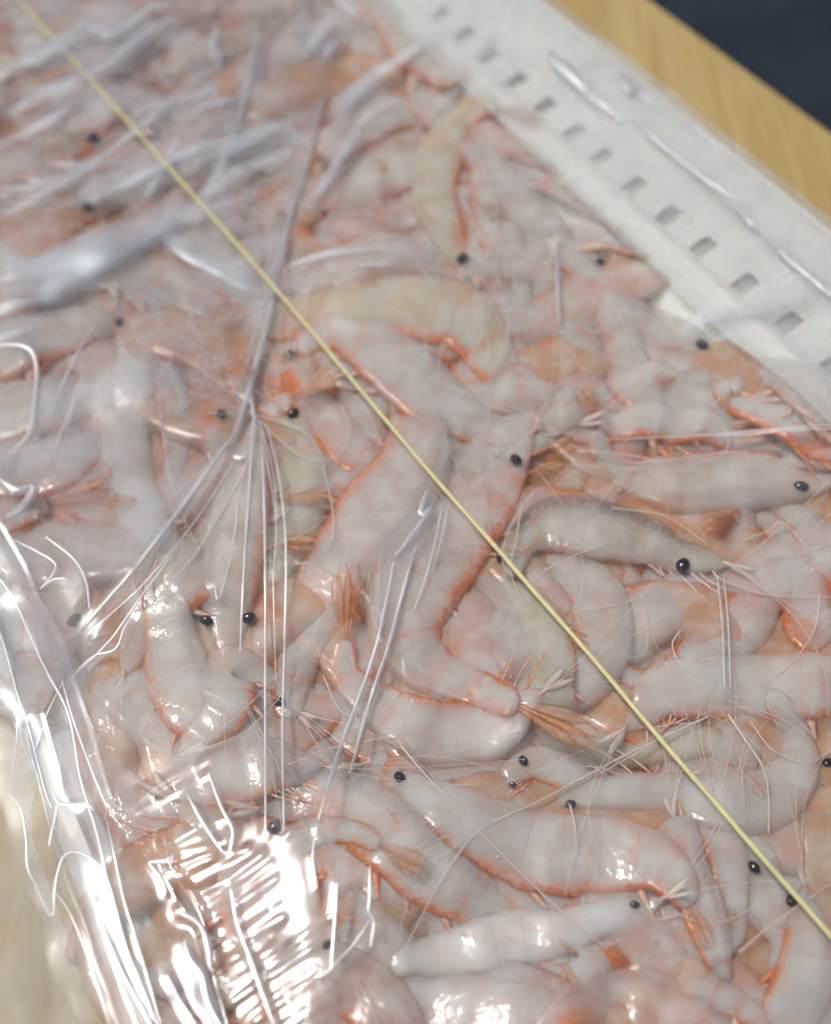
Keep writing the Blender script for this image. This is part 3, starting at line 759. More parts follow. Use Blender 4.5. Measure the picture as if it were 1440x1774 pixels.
S('upright shrimp between the slim one and the speckled one, red tail comb', [(1240, 1400, 70), (1255, 1480, 74), (1268, 1560, 60), (1276, 1610, 40)], 'R', PINK, 0.8, eyes=[], fan=60, fan_or=2.4)
S('pale shrimp with a dark eye at its left, curling up at the lower right', [(985, 1385, 38), (1060, 1374, 60), (1150, 1374, 72), (1240, 1390, 98), (1325, 1388, 116), (1375, 1340, 90), (1378, 1285, 64)], 'D', WHITE, 0.25, eyes=[(989, 1393, 10)], fan=0, swim=2)
S('speckled pink shrimp standing on its tail at the lower right', [(1165, 1420, 80), (1190, 1500, 74), (1215, 1570, 78), (1236, 1640, 62), (1256, 1705, 30)], 'R', PINK, 0.9, eyes=[], fan=0, legs=0, swim=0)
S('broad shrimp below the double film fold, orange line along its belly', [(500, 1400, 60), (560, 1385, 110), (650, 1430, 130), (740, 1510, 120), (840, 1570, 96), (920, 1590, 60)], 'U', WHITE, 0.9, eyes=[(476, 1432, 14)], fan=60)
S('broad milky shrimp, dark eye at its left end, lower middle', [(688, 1352, 44), (760, 1395, 88), (850, 1448, 124), (945, 1482, 142), (1040, 1486, 138), (1120, 1492, 110)], 'U', WHITE, 0.7, eyes=[(693, 1347, 12)], fan=70)
S('red limbed shrimp between the opaque white one and the bottom edge', [(1020, 1660, 50), (1090, 1650, 74), (1160, 1680, 80), (1230, 1720, 66), (1300, 1760, 44)], 'U', ROSE, 1.3, eyes=[])
S('grey pink shrimp at the bottom edge below the opaque white one', [(680, 1740, 70), (760, 1745, 120), (850, 1760, 130), (940, 1770, 110), (1000, 1800, 80)], 'U', PINK, 0.6, eyes=[])
S('rose shrimp with an orange back line in the lower right bottom edge', [(960, 1770, 60), (1020, 1740, 100), (1100, 1735, 120), (1190, 1770, 110), (1260, 1820, 80)], 'U', ROSE, 1.0, eyes=[])
S('opaque white shrimp with small dark eye at its right end', [(1105, 1578, 50), (1045, 1592, 66), (970, 1618, 86), (880, 1630, 104), (790, 1652, 88), (715, 1664, 64), (660, 1690, 34)], 'U', OPAQ, 0.3, eyes=[(1100, 1567, 9)], fan=90, alpha=0.78, swim=5)
# lower left, under the glaring ridges
S('pink shrimp under the upper block of glaring ridges', [(520, 1330, 60), (450, 1330, 110), (370, 1350, 124), (290, 1390, 100), (250, 1425, 50)], 'U', PINK, 0.6, eyes=[], fan=0)
S('rose shrimp under the middle of the glaring film comb', [(340, 1420, 60), (400, 1470, 110), (440, 1550, 130), (440, 1640, 116), (410, 1710, 60)], 'R', ROSE, 0.7, eyes=[], fan=0)
S('pinkish shrimp with a hidden dark eye right of the glaring film comb', [(568, 1637, 50), (520, 1590, 96), (500, 1520, 110), (530, 1460, 90), (580, 1440, 50)], 'L', PINK, 0.8, eyes=[(568, 1637, 10)])
S('rose shrimp at the bottom edge under the finest ridges', [(480, 1700, 70), (550, 1690, 120), (630, 1720, 124), (690, 1780, 100), (700, 1840, 60)], 'U', ROSE, 0.8, eyes=[])
S('rose shrimp at the bottom edge left of the finest ridges', [(430, 1820, 90), (470, 1760, 120), (540, 1750, 120), (600, 1800, 90), (620, 1850, 60)], 'U', ROSE, 0.6, eyes=[])

# ------------------------------------------------------------------ the bag: film draped over the pile and the rims
def maxf(A, r):
    B = A.copy()
    for ax in (0, 1):
        C0 = B.copy()
        for s in range(1, r + 1):
            B = np.maximum(B, np.roll(C0, s, ax)); B = np.maximum(B, np.roll(C0, -s, ax))
    return B
def blur(A, sig):
    r = int(sig * 3); k = np.exp(-0.5 * (np.arange(-r, r + 1) / sig) ** 2); k /= k.sum()
    for ax in (0, 1):
        pad = [(0, 0), (0, 0)]; pad[ax] = (r, r)
        Bp = np.pad(A, pad, mode='edge'); C0 = np.zeros_like(A)
        for i, kv in enumerate(k):
            C0 += kv * (Bp[i:i + A.shape[0]] if ax == 0 else Bp[:, i:i + A.shape[1]])
        A = C0
    return A
Hc = HM.copy()
FILM = blur(maxf(Hc, int(8 * KC)), 7.0 * KC)
FILM = np.maximum(FILM, blur(Hc, 2.5 * KC) + 0.0001)
FILM = blur(FILM, 3.0 * KC) + 0.0003
# wrinkles: smooth random fields of several grain sizes, plus streaky ones
def field(sig_u, sig_v):
    R = rng.normal(0, 1, FILM.shape)
    r = [int(s * 3) for s in (sig_u, sig_v)]
    for ax, s in ((0, sig_u), (1, sig_v)):
        n = FILM.shape[ax]; k = np.exp(-0.5 * (np.minimum(np.arange(n), n - np.arange(n)) / s) ** 2); k /= k.sum()
        sh = [1, 1]; sh[ax] = n
        R = np.real(np.fft.ifft(np.fft.fft(R, axis=ax) * np.fft.fft(k).reshape(sh), axis=ax))
    return R / R.std()
GU, GV = np.meshgrid(gu, V0 + CELL * np.arange(NV), indexing='ij')
wm_ = 0.22 + 0.8 / (1 + np.exp((GU - (uL + uR) * 0.5 + 0.02) / 0.012))       # the film is taut on the right, slack and wrinkled on the left
wm_ = wm_ + 0.5 / (1 + np.exp(-(GV - 0.08) / 0.02))
FILM += wm_ * (0.00022 * field(9 * KC, 9 * KC) + 0.00016 * field(4 * KC, 16 * KC) + 0.00008 * field(10 * KC, 3.5 * KC) + 0.00003 * field(2.4 * KC, 2.4 * KC))

def fidx(p):
    u, v = uv(p); i = (u - U0) / CELL; j = (v - V0) / CELL
    i = min(max(i, 0), NU - 1.001); j = min(max(j, 0), NV - 1.001)
    a_, b_ = int(i), int(j); fi, fj = i - a_, j - b_
    return a_, b_, fi, fj
def film_z(p, A=None):
    A = FILM if A is None else A
    a_, b_, fi, fj = fidx(p)
    return float(A[a_, b_] * (1 - fi) * (1 - fj) + A[a_ + 1, b_] * fi * (1 - fj) + A[a_, b_ + 1] * (1 - fi) * fj + A[a_ + 1, b_ + 1] * fi * fj)
def on_film(x, y, off=0.0):
    z = 0.0
    for _ in range(5):
        z = film_z(P(x, y, z)) + off
    return P(x, y, z)
def ridge(pts, wpx, h):
    """push a rounded ridge into the film along a pixel polyline"""
    s = spline(pts, max(8, int(len(pts) * 10)))
    W = np.array([on_film(q[0], q[1])[:2] for q in s])
    wm = wpx * pxs(on_film(s[0, 0], s[0, 1])) / 2
    u = W @ UX; v = W @ VX
    i0, i1 = int((u.min() - 3 * wm - U0) / CELL), int((u.max() + 3 * wm - U0) / CELL) + 2
    j0, j1 = int((v.min() - 3 * wm - V0) / CELL), int((v.max() + 3 * wm - V0) / CELL) + 2
    i0, j0, i1, j1 = max(i0, 0), max(j0, 0), min(i1, NU), min(j1, NV)
    if i1 <= i0 or j1 <= j0: return
    gu_, gv_ = GU[i0:i1, j0:j1], GV[i0:i1, j0:j1]
    best = np.full(gu_.shape, 1e9)
    for k in range(len(u) - 1):
        dx, dy = u[k + 1] - u[k], v[k + 1] - v[k]; L2 = dx * dx + dy * dy + 1e-14
        t = np.clip(((gu_ - u[k]) * dx + (gv_ - v[k]) * dy) / L2, 0, 1)
        best = np.minimum(best, np.hypot(gu_ - u[k] - t * dx, gv_ - v[k] - t * dy))
    RID[i0:i1, j0:j1] = np.maximum(RID[i0:i1, j0:j1], h * np.exp(-(best / wm) ** 2))
# lower left patch of film, shaped to mirror the sun to the camera
c_ = on_film(455, 1575); hz_ = np.array([math.sin(SUN_AZ) * math.cos(SUN_EL), math.cos(SUN_AZ) * math.cos(SUN_EL), math.sin(SUN_EL)]) + (CAM - c_) / np.linalg.norm(CAM - c_)
gx_, gy_ = -hz_[0] / hz_[2], -hz_[1] / hz_[2]
X_, Y_ = GU * UX[0] + GV * VX[0] - c_[0], GU * UX[1] + GV * VX[1] - c_[1]
mk_ = np.exp(-(((X_ - 0.35 * Y_ * 0) / 0.019) ** 2 + (Y_ / 0.026) ** 2) ** 2)
FILM = FILM * (1 - mk_) + mk_ * (c_[2] + 0.0008 + gx_ * X_ + gy_ * Y_ + 0.6 * (FILM - blur(FILM, 6 * KC)) + 0.00010 * field(2.6 * KC, 2.6 * KC) + 0.00012 * field(6 * KC, 6 * KC))
RID = np.zeros_like(FILM)
# the comb of parallel ridges in the lower left
comb = [((200, 1392), (300, 1345), 16), ((222, 1400), (365, 1315), 13), ((240, 1405), (372, 1335), 13), ((300, 1372), (375, 1338), 11),
        ((300, 1460), (385, 1420), 14), ((305, 1478), (400, 1450), 14), ((312, 1500), (405, 1472), 14), ((322, 1524), (430, 1470), 17), ((335, 1552), (455, 1480), 19),
        ((348, 1580), (470, 1498), 19), ((360, 1606), (478, 1522), 18), ((368, 1632), (484, 1556), 17), ((374, 1660), (490, 1590), 16), ((380, 1688), (470, 1625), 15),
        ((388, 1716), (520, 1632), 14), ((396, 1742), (560, 1632), 13), ((410, 1764), (560, 1662), 12), ((440, 1772), (585, 1672), 11), ((470, 1776), (600, 1690), 11), ((500, 1780), (620, 1700), 10), ((530, 1785), (640, 1712), 10),
        ((470, 1660), (620, 1560), 10), ((480, 1690), (640, 1590), 9)]
for (a_, b_, w_) in comb:
    mx_, my_ = (a_[0] + b_[0]) / 2 + random.uniform(-4, 4), (a_[1] + b_[1]) / 2 + random.uniform(-5, 5)
    ridge([a_, (mx_, my_), b_], w_ * random.uniform(0.7, 1.25), random.uniform(0.00008, 0.00024))
ridge([(285, 1450), (300, 1510), (350, 1590), (372, 1690), (398, 1785)], 18, 0.0009)
ridge([(635, 1790), (650, 1720), (690, 1650)], 26, 0.0009)
FILM += RID

def crease(pts, wpx, kind='line', h=0.45, off=0.00008, jit=0.25, mat=None, name='film_crease'):
    """a standing fold of the film: an arched strip that follows the film"""
    pts = [(p[0], p[1], (p[2] if len(p) > 2 else 1.0)) for p in pts]
    ln = sum(math.hypot(pts[i + 1][0] - pts[i][0], pts[i + 1][1] - pts[i][1]) for i in range(len(pts) - 1))
    n = int(max(8, min(90, ln / 9)))
    s = spline(pts, n)
    C0 = np.array([on_film(q[0], q[1], off) for q in s])
    C0[:, 2] = smooth1(C0[:, 2], 3)
    T = np.gradient(C0, axis=0); T /= np.linalg.norm(T, axis=1)[:, None]
    if kind == 'line' and wpx < 13: wpx, h = wpx * 0.85, min(h, 0.4)
    if kind == 'line': prof = [(-1, 0), (-0.75, 0.62), (-0.3, 0.95), (0.1, 1.0), (0.55, 0.8), (0.88, 0.4), (1, 0)]
    else: prof = [(-1, 0), (-0.96, 0.5), (-0.86, 0.75), (-0.74, 0.42), (-0.4, 0.22), (0.1, 0.3), (0.5, 0.2), (0.76, 0.4), (0.88, 0.8), (0.96, 0.45), (1, 0)]
    jf = 0.30 if wpx < 15 else 0.09
    vs = []
    for i in range(n):
        sd = np.cross(T[i], (0, 0, 1.0)); sd /= np.linalg.norm(sd)
        w = wpx * s[i, 2] * pxs(C0[i]) / 2 * (1 + jit * 1.6 * mnoise.noise(Vector((i * jf, wpx, pts[0][0] * 0.1))))
        if kind == 'line': w *= min(1.0, 0.45 + 1.5 * min(i, n - 1 - i) / n * 2)
        hh = h * w * (1 + jit * 2 * mnoise.noise(Vector((i * jf, pts[0][1] * 0.1, 3.3)))) * (1.0 if kind == 'line' else 0.5)
        sway = sd * w * jit * 0.5 * mnoise.noise(Vector((i * jf * 1.5, 7.1, pts[0][0])))
        for (a_, b_) in prof:
            vs.append(C0[i] + sway + sd * a_ * w + np.array([0, 0, 1.0]) * hh * b_)
    return mesh(name, vs, grid_faces(n, len(prof)), mat or (M_FOLD if kind == 'line' else M_BAND), bag, feat=[(max(0, 1 - a_ * a_) ** 1.2 * min(1, 3.2 * min(i, n - 1 - i) / n) * (0.65 + 0.7 * abs(mnoise.noise(Vector((i * 0.13, a_ * 1.4, pts[0][1]))))), 1, 1, 1) for i in range(n) for (a_, b_) in prof])

CREASES = []
def L(*ar, **kw): CREASES.append((ar, kw))
# long clear fold running from the top edge to the lower left
L([(615, -20, 0.8), (575, 90, 0.8), (530, 235, 0.9), (500, 340, 1), (478, 440, 1.1), (462, 515, 1.2)], 30, 'band')
L([(466, 512, 1), (448, 590, 1.1), (420, 690, 0.9), (372, 790, 1.0), (300, 890, 1), (230, 985, 0.9), (120, 1112, 0.6)], 26, 'band', h=0.9)
L([(455, 520), (433, 610), (428, 650), (440, 720), (438, 770)], 6, h=0.7)
L([(470, 520), (452, 600), (412, 740), (370, 800), (265, 945), (150, 1080)], 12, h=0.7)
L([(560, 160), (530, 290), (495, 400), (470, 480)], 6)
L([(445, 60), (425, 160), (395, 260), (340, 390)], 9)
# double fold right of the centre
L([(880, 585, 0.5), (845, 655, 0.6), (800, 730, 0.8), (762, 800, 0.9), (742, 850, 0.8), (735, 885, 0.8)], 24, 'band', h=0.9)
L([(738, 880, 1), (720, 920, 1.2), (690, 958, 1.5), (684, 985, 1.3), (672, 1060, 1), (640, 1180, 0.9), (600, 1290, 0.9), (560, 1400, 0.6)], 40, 'band', h=0.7)
L([(682, 975), (668, 1050), (648, 1135), (616, 1225), (585, 1310), (552, 1420)], 10, h=0.8)
L([(722, 945), (700, 1020), (676, 1110), (640, 1220), (606, 1340)], 10, h=0.8)
L([(740, 850), (728, 892), (748, 880), (700, 945), (684, 962)], 12, h=0.8)
L([(768, 870), (752, 950), (735, 1010), (716, 1060)], 4, h=0.8)
L([(776, 878), (765, 935), (748, 990)], 4, h=0.8)
# fan of film lines left of the centre
for ln, w_ in (([(440, 705), (432, 850), (424, 970), (416, 1130)], 6), ([(452, 740), (458, 860), (460, 1000), (460, 1200), (460, 1440)], 6), ([(462, 735), (486, 840), (496, 960), (493, 1130), (490, 1270), (492, 1440)], 6),
               ([(456, 760), (478, 900), (474, 1010), (478, 1180)], 3), ([(432, 790), (405, 850), (372, 905), (335, 965), (290, 1010)], 4), ([(408, 795), (340, 900), (250, 1010), (150, 1100)], 4),
               ([(428, 795), (412, 870), (410, 905), (396, 985), (378, 1040), (372, 1010)], 4), ([(445, 720), (470, 800), (482, 900)], 3), ([(405, 790), (418, 792), (430, 785)], 10), ([(300, 960), (240, 1040), (190, 1110), (130, 1170)], 5)):
    L(ln, w_, h=0.8)
L([(340, 965, 0.2), (300, 1015, 0.9), (268, 1045, 1.2)], 26, 'band')
L([(505, 1440), (492, 1452), (474, 1448)], 8, h=0.8)
# right hand lines
L([(1040, 762), (1130, 758), (1260, 750), (1350, 742), (1450, 735)], 5, h=0.8)
L([(1190, 756), (1290, 752), (1370, 745), (1450, 742)], 5, h=0.8)
L([(1243, 1000), (1252, 1080), (1256, 1190)], 5)
L([(1254, 1002), (1262, 1080), (1266, 1190)], 4)
L([(1035, 800), (1130, 800), (1240, 785), (1300, 782)], 4)
L([(850, 395, 0.6), (980, 385, 1), (1090, 372, 1.1), (1200, 355, 1.1), (1300, 345, 0.8)], 26, 'band')
L([(1150, 590, 0.3), (1230, 545, 0.7), (1320, 530, 1.3), (1460, 470, 1.6)], 60, 'band', h=0.5, mat=M_SHEEN)
L([(968, 430), (966, 470), (968, 520), (970, 560)], 7, h=0.8)
# over the right rim
L([(943, 75, 0.6), (965, 108, 1.2), (1005, 142, 1.2), (1035, 172, 1), (1078, 205, 0.6)], 22, h=0.5)
L([(1080, 188, 0.5), (1115, 212, 1), (1135, 238, 1.1), (1180, 275, 0.9), (1225, 310, 0.9), (1275, 345, 0.7)], 15, h=0.5)
L([(1275, 350), (1290, 372), (1312, 395)], 14, h=0.5)
L([(1338, 418), (1365, 445), (1400, 475), (1445, 515)], 14, h=0.5)
L([(1050, 122), (1120, 168), (1190, 215), (1260, 265), (1330, 315), (1420, 385), (1460, 425)], 8, h=0.6)
L([(1070, 125), (1085, 145), (1100, 160), (1088, 148)], 26, h=0.4)
L([(1090, 200, 0.5), (1200, 290, 1), (1300, 380, 1.1), (1440, 500, 0.9)], 34, 'band', h=0.5, mat=M_SHEEN)
# soft folds of the upper left, bluish sky sheen painted on
for ln, w_, k_ in (([(800, 20, 0.5), (735, 75, 0.9), (660, 125, 1), (615, 165, 1.2), (590, 210, 1.1), (566, 256, 0.6)], 26, 'line'), ([(660, 145), (600, 165), (565, 190)], 16, 'line'),
                   ([(540, 195, 0.6), (480, 225, 1), (410, 258, 1.2), (330, 285, 0.8)], 26, 'line'), ([(530, 250, 0.8), (470, 280, 1.1), (400, 312, 1.3), (340, 345, 1)], 28, 'line'),
                   ([(340, 350, 0.6), (250, 395, 1), (160, 450, 1.4), (60, 505, 1.5), (-40, 550, 1.3)], 70, 'line'), ([(290, 290), (262, 330), (250, 358)], 13, 'line'), ([(320, 215), (292, 275), (265, 330)], 12, 'line'),
                   ([(628, 215), (590, 275), (555, 330), (515, 385)], 20, 'line'), ([(480, 475), (520, 452), (575, 438), (645, 432), (700, 432)], 12, 'line'), ([(610, 455), (650, 458), (690, 452)], 10, 'line'),
                   ([(385, 30, 0.6), (370, 80, 1), (388, 130, 1)], 18, 'line'), ([(400, 130), (340, 165), (270, 185), (200, 215)], 18, 'line'), ([(330, 30), (290, 40), (240, 70), (200, 105)], 18, 'line'),
                   ([(120, 30), (200, 60), (260, 20), (330, -10)], 24, 'line'), ([(220, 278), (150, 285), (70, 280)], 10, 'line'), ([(150, 300), (80, 315), (0, 332)], 10, 'line'), ([(430, 172), (370, 180), (320, 190)], 10, 'line'),
                   ([(860, 45), (830, 70), (815, 85)], 14, 'line'), ([(275, 395), (330, 440), (400, 475), (455, 505)], 34, 'line'), ([(590, 20), (540, 85), (518, 112)], 16, 'line'), ([(585, 60), (570, 90), (560, 115)], 18, 'line'),
                   ([(205, 500), (165, 560), (120, 640), (70, 760)], 7, 'line'), ([(160, 610), (110, 740), (80, 820)], 6, 'line'), ([(140, 660), (110, 760)], 6, 'line'),
                   ([(-20, 260), (60, 225), (160, 165)], 20, 'line'), ([(-20, 530, 1), (60, 520, 1), (120, 505, 0.8)], 26, 'line'), ([(-20, 590), (30, 575), (60, 560)], 18, 'line'), ([(480, 30), (400, 60), (300, 95)], 10, 'line'),
                   ([(700, 165), (640, 200), (610, 240)], 10, 'line'), ([(560, 175), (440, 235), (330, 262), (200, 330), (60, 372)], 26, 'line'), ([(470, 330), (380, 360), (300, 385), (180, 455), (40, 530)], 40, 'line'), ([(300, 20), (190, 110), (90, 160), (-20, 215)], 34, 'line'), ([(420, 95), (330, 150), (230, 235), (90, 330), (-20, 380)], 22, 'line'), ([(160, 40), (90, 90), (20, 120), (-30, 140)], 40, 'line'), ([(230, 400), (130, 450), (30, 470), (-30, 480)], 40, 'line')):
    L(ln, w_ * 1.5, k_, h=0.30, mat=M_SHEEN)
# looped crease at the left frame edge
L([(-10, 598), (35, 597), (58, 612), (64, 650), (58, 720), (48, 755), (20, 785), (-15, 830)], 10, h=0.8)
L([(0, 830), (30, 850), (60, 845), (40, 880), (10, 895)], 22, h=0.6)
L([(25, 935), (90, 970), (95, 990), (70, 1020)], 6, h=0.8)
L([(80, 930), (130, 970), (150, 1010), (155, 1055)], 6, h=0.8)
L([(70, 1018), (95, 1003), (115, 1003)], 6, h=0.8)
L([(130, 1165), (165, 1135), (200, 1125), (215, 1090), (225, 1075)], 6, h=0.8)
# gathered side of the bag, lower left
for ln, w_, k_ in (([(-15, 985), (25, 1040), (75, 1150), (110, 1215), (125, 1260), (140, 1350), (170, 1450), (195, 1570), (225, 1690)], 10, 'line'), ([(-20, 1050), (5, 1110), (30, 1200), (50, 1260), (78, 1370), (90, 1400)], 8, 'line'),
                   ([(30, 1215), (28, 1290), (15, 1370)], 6, 'line'), ([(110, 1180), (80, 1240), (75, 1260), (40, 1355)], 7, 'line'), ([(108, 1180), (125, 1240), (150, 1310), (165, 1350), (185, 1400), (180, 1420)], 7, 'line'),
                   ([(18, 1378), (35, 1400), (45, 1450), (48, 1500), (60, 1530), (90, 1588), (96, 1530), (112, 1482), (140, 1478), (172, 1500), (190, 1535), (225, 1660), (275, 1780)], 9, 'line'),
                   ([(92, 1375), (100, 1390), (115, 1395), (150, 1392), (162, 1405)], 9, 'line'), ([(100, 1390), (95, 1420), (88, 1450), (85, 1465)], 9, 'line'), ([(96, 1545), (120, 1580), (150, 1650), (190, 1774)], 7, 'line'),
                   ([(185, 1420), (200, 1490), (215, 1560), (240, 1640), (280, 1780)], 7, 'line'), ([(175, 1600, 0.7), (210, 1680, 1), (270, 1790, 1.2)], 22, 'line'),
                   ([(-20, 900, 1), (40, 1010, 1), (100, 1150, 1.1), (160, 1320, 1), (200, 1480, 0.8)], 60, 'band'), ([(60, 1240, 0.8), (100, 1400, 1), (160, 1560, 1.2), (240, 1780, 1.4)], 70, 'band'), ([(290, 1690), (310, 1730), (340, 1775)], 8, 'line')):
    L(ln, w_ * 0.7, k_, h=0.45 if k_ == 'line' else 0.3)
L([(-40, 860, 0.8), (60, 1020, 1), (130, 1200, 1.1), (185, 1400, 1), (235, 1600, 1), (300, 1800, 1)], 150, 'line', h=0.05, mat=M_HAZE_STRIP)
L([(-60, 1050, 0.8), (20, 1200, 1), (70, 1380, 1.1), (120, 1560, 1), (190, 1800, 1)], 130, 'line', h=0.05, mat=M_HAZE_STRIP)
# creases crossing the glaring comb
L([(325, 1376), (352, 1425), (385, 1475)], 9, h=0.7)
L([(362, 1340), (385, 1400), (404, 1440), (396, 1480), (388, 1478)], 10, h=0.7)
L([(400, 1540), (412, 1600), (432, 1655), (478, 1785)], 10, h=0.7)
L([(320, 1630), (330, 1665), (350, 1690), (362, 1740), (390, 1790)], 22, h=0.6)
L([(258, 1494), (290, 1490), (300, 1478), (296, 1500)], 9, h=0.7)
L([(258, 1496), (278, 1520), (288, 1545)], 9, h=0.7)
L([(310, 1580), (345, 1600), (360, 1640), (365, 1680)], 14, h=0.6)
L([(585, 1530), (580, 1600), (574, 1680)], 8, h=0.7)
L([(560, 1690), (610, 1640), (645, 1590)], 7, h=0.7)
L([(641, 1500), (640, 1560), (638, 1580), (648, 1595), (642, 1640)], 4, h=0.8)
L([(552, 1425), (542, 1480), (550, 1540)], 4, h=0.8)
# lower right corner gather
for k_ in range(6):
    L([(1290 + 26 * k_, 1800), (1370 + 22 * k_, 1715 + 10 * k_), (1460, 1640 + 24 * k_)], 40 + 9 * (k_ % 2), h=0.12, mat=M_HAZE_STRIP)

# the sheet itself rises into every crease
RID = np.zeros_like(FILM)
for ar, kw in CREASES:
    w_ = ar[1]; p_ = [(q[0], q[1]) for q in ar[0]]
    if w_ < 100: ridge(p_, min(34, w_ * 1.2 + 9), 0.00010 + 0.000006 * min(w_, 30))
FILM += RID
bag = empty('plastic_bag')
tag(bag, 'clear wrinkled plastic bag stretched over the tray of shrimp', 'bag')
V = np.stack([GU * UX[0] + GV * VX[0], GU * UX[1] + GV * VX[1], FILM], -1).reshape(-1, 3)
ii, jj = np.meshgrid(np.arange(NU - 1), np.arange(NV - 1), indexing='ij')
q0 = (ii * NV + jj).ravel()
quads = np.stack([q0, q0 + NV, q0 + NV + 1, q0 + 1], 1).astype(np.int32)
me = bpy.data.meshes.new('film')
me.vertices.add(len(V)); me.vertices.foreach_set('co', V.astype(np.float32).ravel())
me.loops.add(quads.size); me.loops.foreach_set('vertex_index', quads.ravel())
me.polygons.add(len(quads)); me.polygons.foreach_set('loop_start', np.arange(0, quads.size, 4, dtype=np.int32))
me.polygons.foreach_set('use_smooth', np.ones(len(quads), dtype=bool))
me.update(calc_edges=True); me.validate()
me.materials.append(M_FILM)
fo = bpy.data.objects.new('film', me); COL.objects.link(fo); fo.parent = bag

# added sheet painting hazy sky sheen on the upper left, to the long fold
edge_px = [(640, -60), (575, 90), (530, 235), (500, 340), (470, 500), (440, 610), (372, 790), (230, 985), (120, 1112), (60, 1200), (20, 1400)]
ed = np.array([P(x, y, 0.002)[:2] for x, y in edge_px]); eu, ev = ed @ UX, ed @ VX
od = np.argsort(ev); lim = np.interp(V0 + CELL * np.arange(NV), ev[od], eu[od])
cu, cv_ = 150, 330
sv = np.linspace(0, NV - 1, cv_).astype(int); vs = []
FIELD2 = 0.0004 * field(10 * KC, 10 * KC) + 0.0003 * field(3.2 * KC, 18 * KC)
for j in sv:
    for q in np.linspace(0, 1, cu):
        u_ = U0 + (lim[j] - U0) * q; i_ = min(max(int((u_ - U0) / CELL), 0), NU - 1); v_ = V0 + CELL * j; p_ = xy(u_, v_)
        z_ = film_z(p_); vs.append((p_[0], p_[1], max(z_ + 0.0002, z_ + 0.0007 + FIELD2[i_, j])))
mesh('haze_sheet', vs, grid_faces(cv_, cu), M_OVER, bag)

vs = []
for j in sv:
    for q in np.linspace(0, 1, 60):
        u_ = uR - 0.036 + 0.0385 * q; i_ = min(max(int((u_ - U0) / CELL), 0), NU - 1); v_ = V0 + CELL * j; p_ = xy(u_, v_)
        vs.append((p_[0], p_[1], film_z(p_) + 0.0002 + 0.0005 * min(1, q * 4) + 0.5 * abs(FIELD2[i_, j])))
mesh('haze_sheet', vs, grid_faces(cv_, 60), M_SIDE, bag)  # added sheet, painted haze softening the right wall and its holes

for ar, kw in CREASES: crease(*ar, **kw)

# ------------------------------------------------------------------ antennae, lying between the shrimp and the film
def antenna(root, pix, z0, rpx=1.1, orange=0.1):
    s = spline(pix, max(10, len(pix) * 7)); path = []
    for i, q in enumerate(s):
        z = 0.0
        for _ in range(4): z = film_z(P(q[0], q[1], z), FILM) - 0.0005
        f = min(1.0, i / 6.0) if z0 is not None else 1.0
        zz = z if z0 is None else z0 * (1 - f) + z * f
        path.append(P(q[0], q[1], zz))
    path = np.array(path); path[:, 2] = smooth1(path[:, 2], 2)
    r = rpx * pxs(path[0]) * np.linspace(1.25, 0.55, len(path))
    tube('antenna', path, r, M_ANT, root, 4, [(orange, 0.85, 0, 0)] * len(path))
def nearest(x, y):
    return min(HEADS, key=lambda h: (h[1][0] - x) ** 2 + (h[1][1] - y) ** 2)
drawn = [([(690, 1285), (740, 1345), (830, 1440), (900, 1510), (980, 1585), (1055, 1645)], 2.0), ([(1230, 1240), (1080, 1310), (940, 1385), (830, 1440), (765, 1525), (695, 1655)], 2.0), ([(988, 1395), (996, 1430), (1000, 1482)], 2.0),
         ([(1262, 1238), (1290, 1280), (1322, 1330), (1332, 1380), (1332, 1445)], 2.2), ([(498, 1325), (590, 1292), (690, 1278), (722, 1300)], 1.6), ([(300, 610), (360, 650), (420, 700), (500, 775), (545, 797), (590, 785), (606, 745), (590, 700)], 1.6),
         ([(360, 715), (450, 720), (540, 760), (570, 850), (578, 920), (560, 960), (510, 978), (440, 960), (350, 900), (300, 830)], 1.4), ([(280, 520), (330, 560), (357, 620), (350, 670), (310, 715)], 1.5), ([(275, 680), (290, 800), (320, 900), (350, 960)], 1.4),
         ([(1000, 780), (1100, 790), (1210, 820)], 2.0), ([(1060, 880), (1140, 890), (1180, 910), (1225, 942)], 1.8), ([(1040, 870), (1080, 820), (1120, 808), (1118, 830), (1060, 870)], 1.2), ([(1255, 740), (1262, 770), (1235, 798), (1180, 805)], 1.4),
         ([(1180, 1090), (1165, 1120), (1190, 1165), (1240, 1200)], 1.6), ([(1420, 1030), (1412, 1090), (1370, 1150), (1320, 1190)], 1.5), ([(1110, 1030), (1122, 1080), (1118, 1130), (1090, 1140)], 1.3), ([(1240, 1000), (1330, 1030), (1440, 1035)], 1.4),
         ([(940, 990), (1000, 960), (1080, 935)], 1.4), ([(1000, 1060), (1080, 1045), (1130, 1020)], 1.3), ([(1290, 935), (1330, 920), (1355, 905), (1400, 950)], 1.8), ([(905, 870), (895, 930), (885, 990), (905, 1040)], 1.4), ([(925, 850), (880, 920), (870, 980)], 1.4),
         ([(1300, 1250), (1340, 1300), (1400, 1322), (1438, 1300)], 1.6), ([(1040, 1340), (1110, 1300), (1180, 1255)], 1.4), ([(1280, 1650), (1340, 1600), (1440, 1530)], 1.8), ([(1165, 1580), (1240, 1600), (1330, 1560)], 1.2),
         ([(640, 1000), (650, 1080), (680, 1130)], 1.0), ([(560, 1170), (590, 1230), (640, 1250)], 1.4), ([(330, 1300), (400, 1250), (470, 1180), (520, 1120)], 1.6), ([(310, 1310), (420, 1270), (500, 1190), (560, 1110)], 1.4), ([(800, 340), (860, 470), (880, 560), (870, 640)], 1.4),
         ([(830, 240), (870, 420), (880, 520)], 1.2), ([(700, 330), (760, 420), (790, 480)], 1.0)]
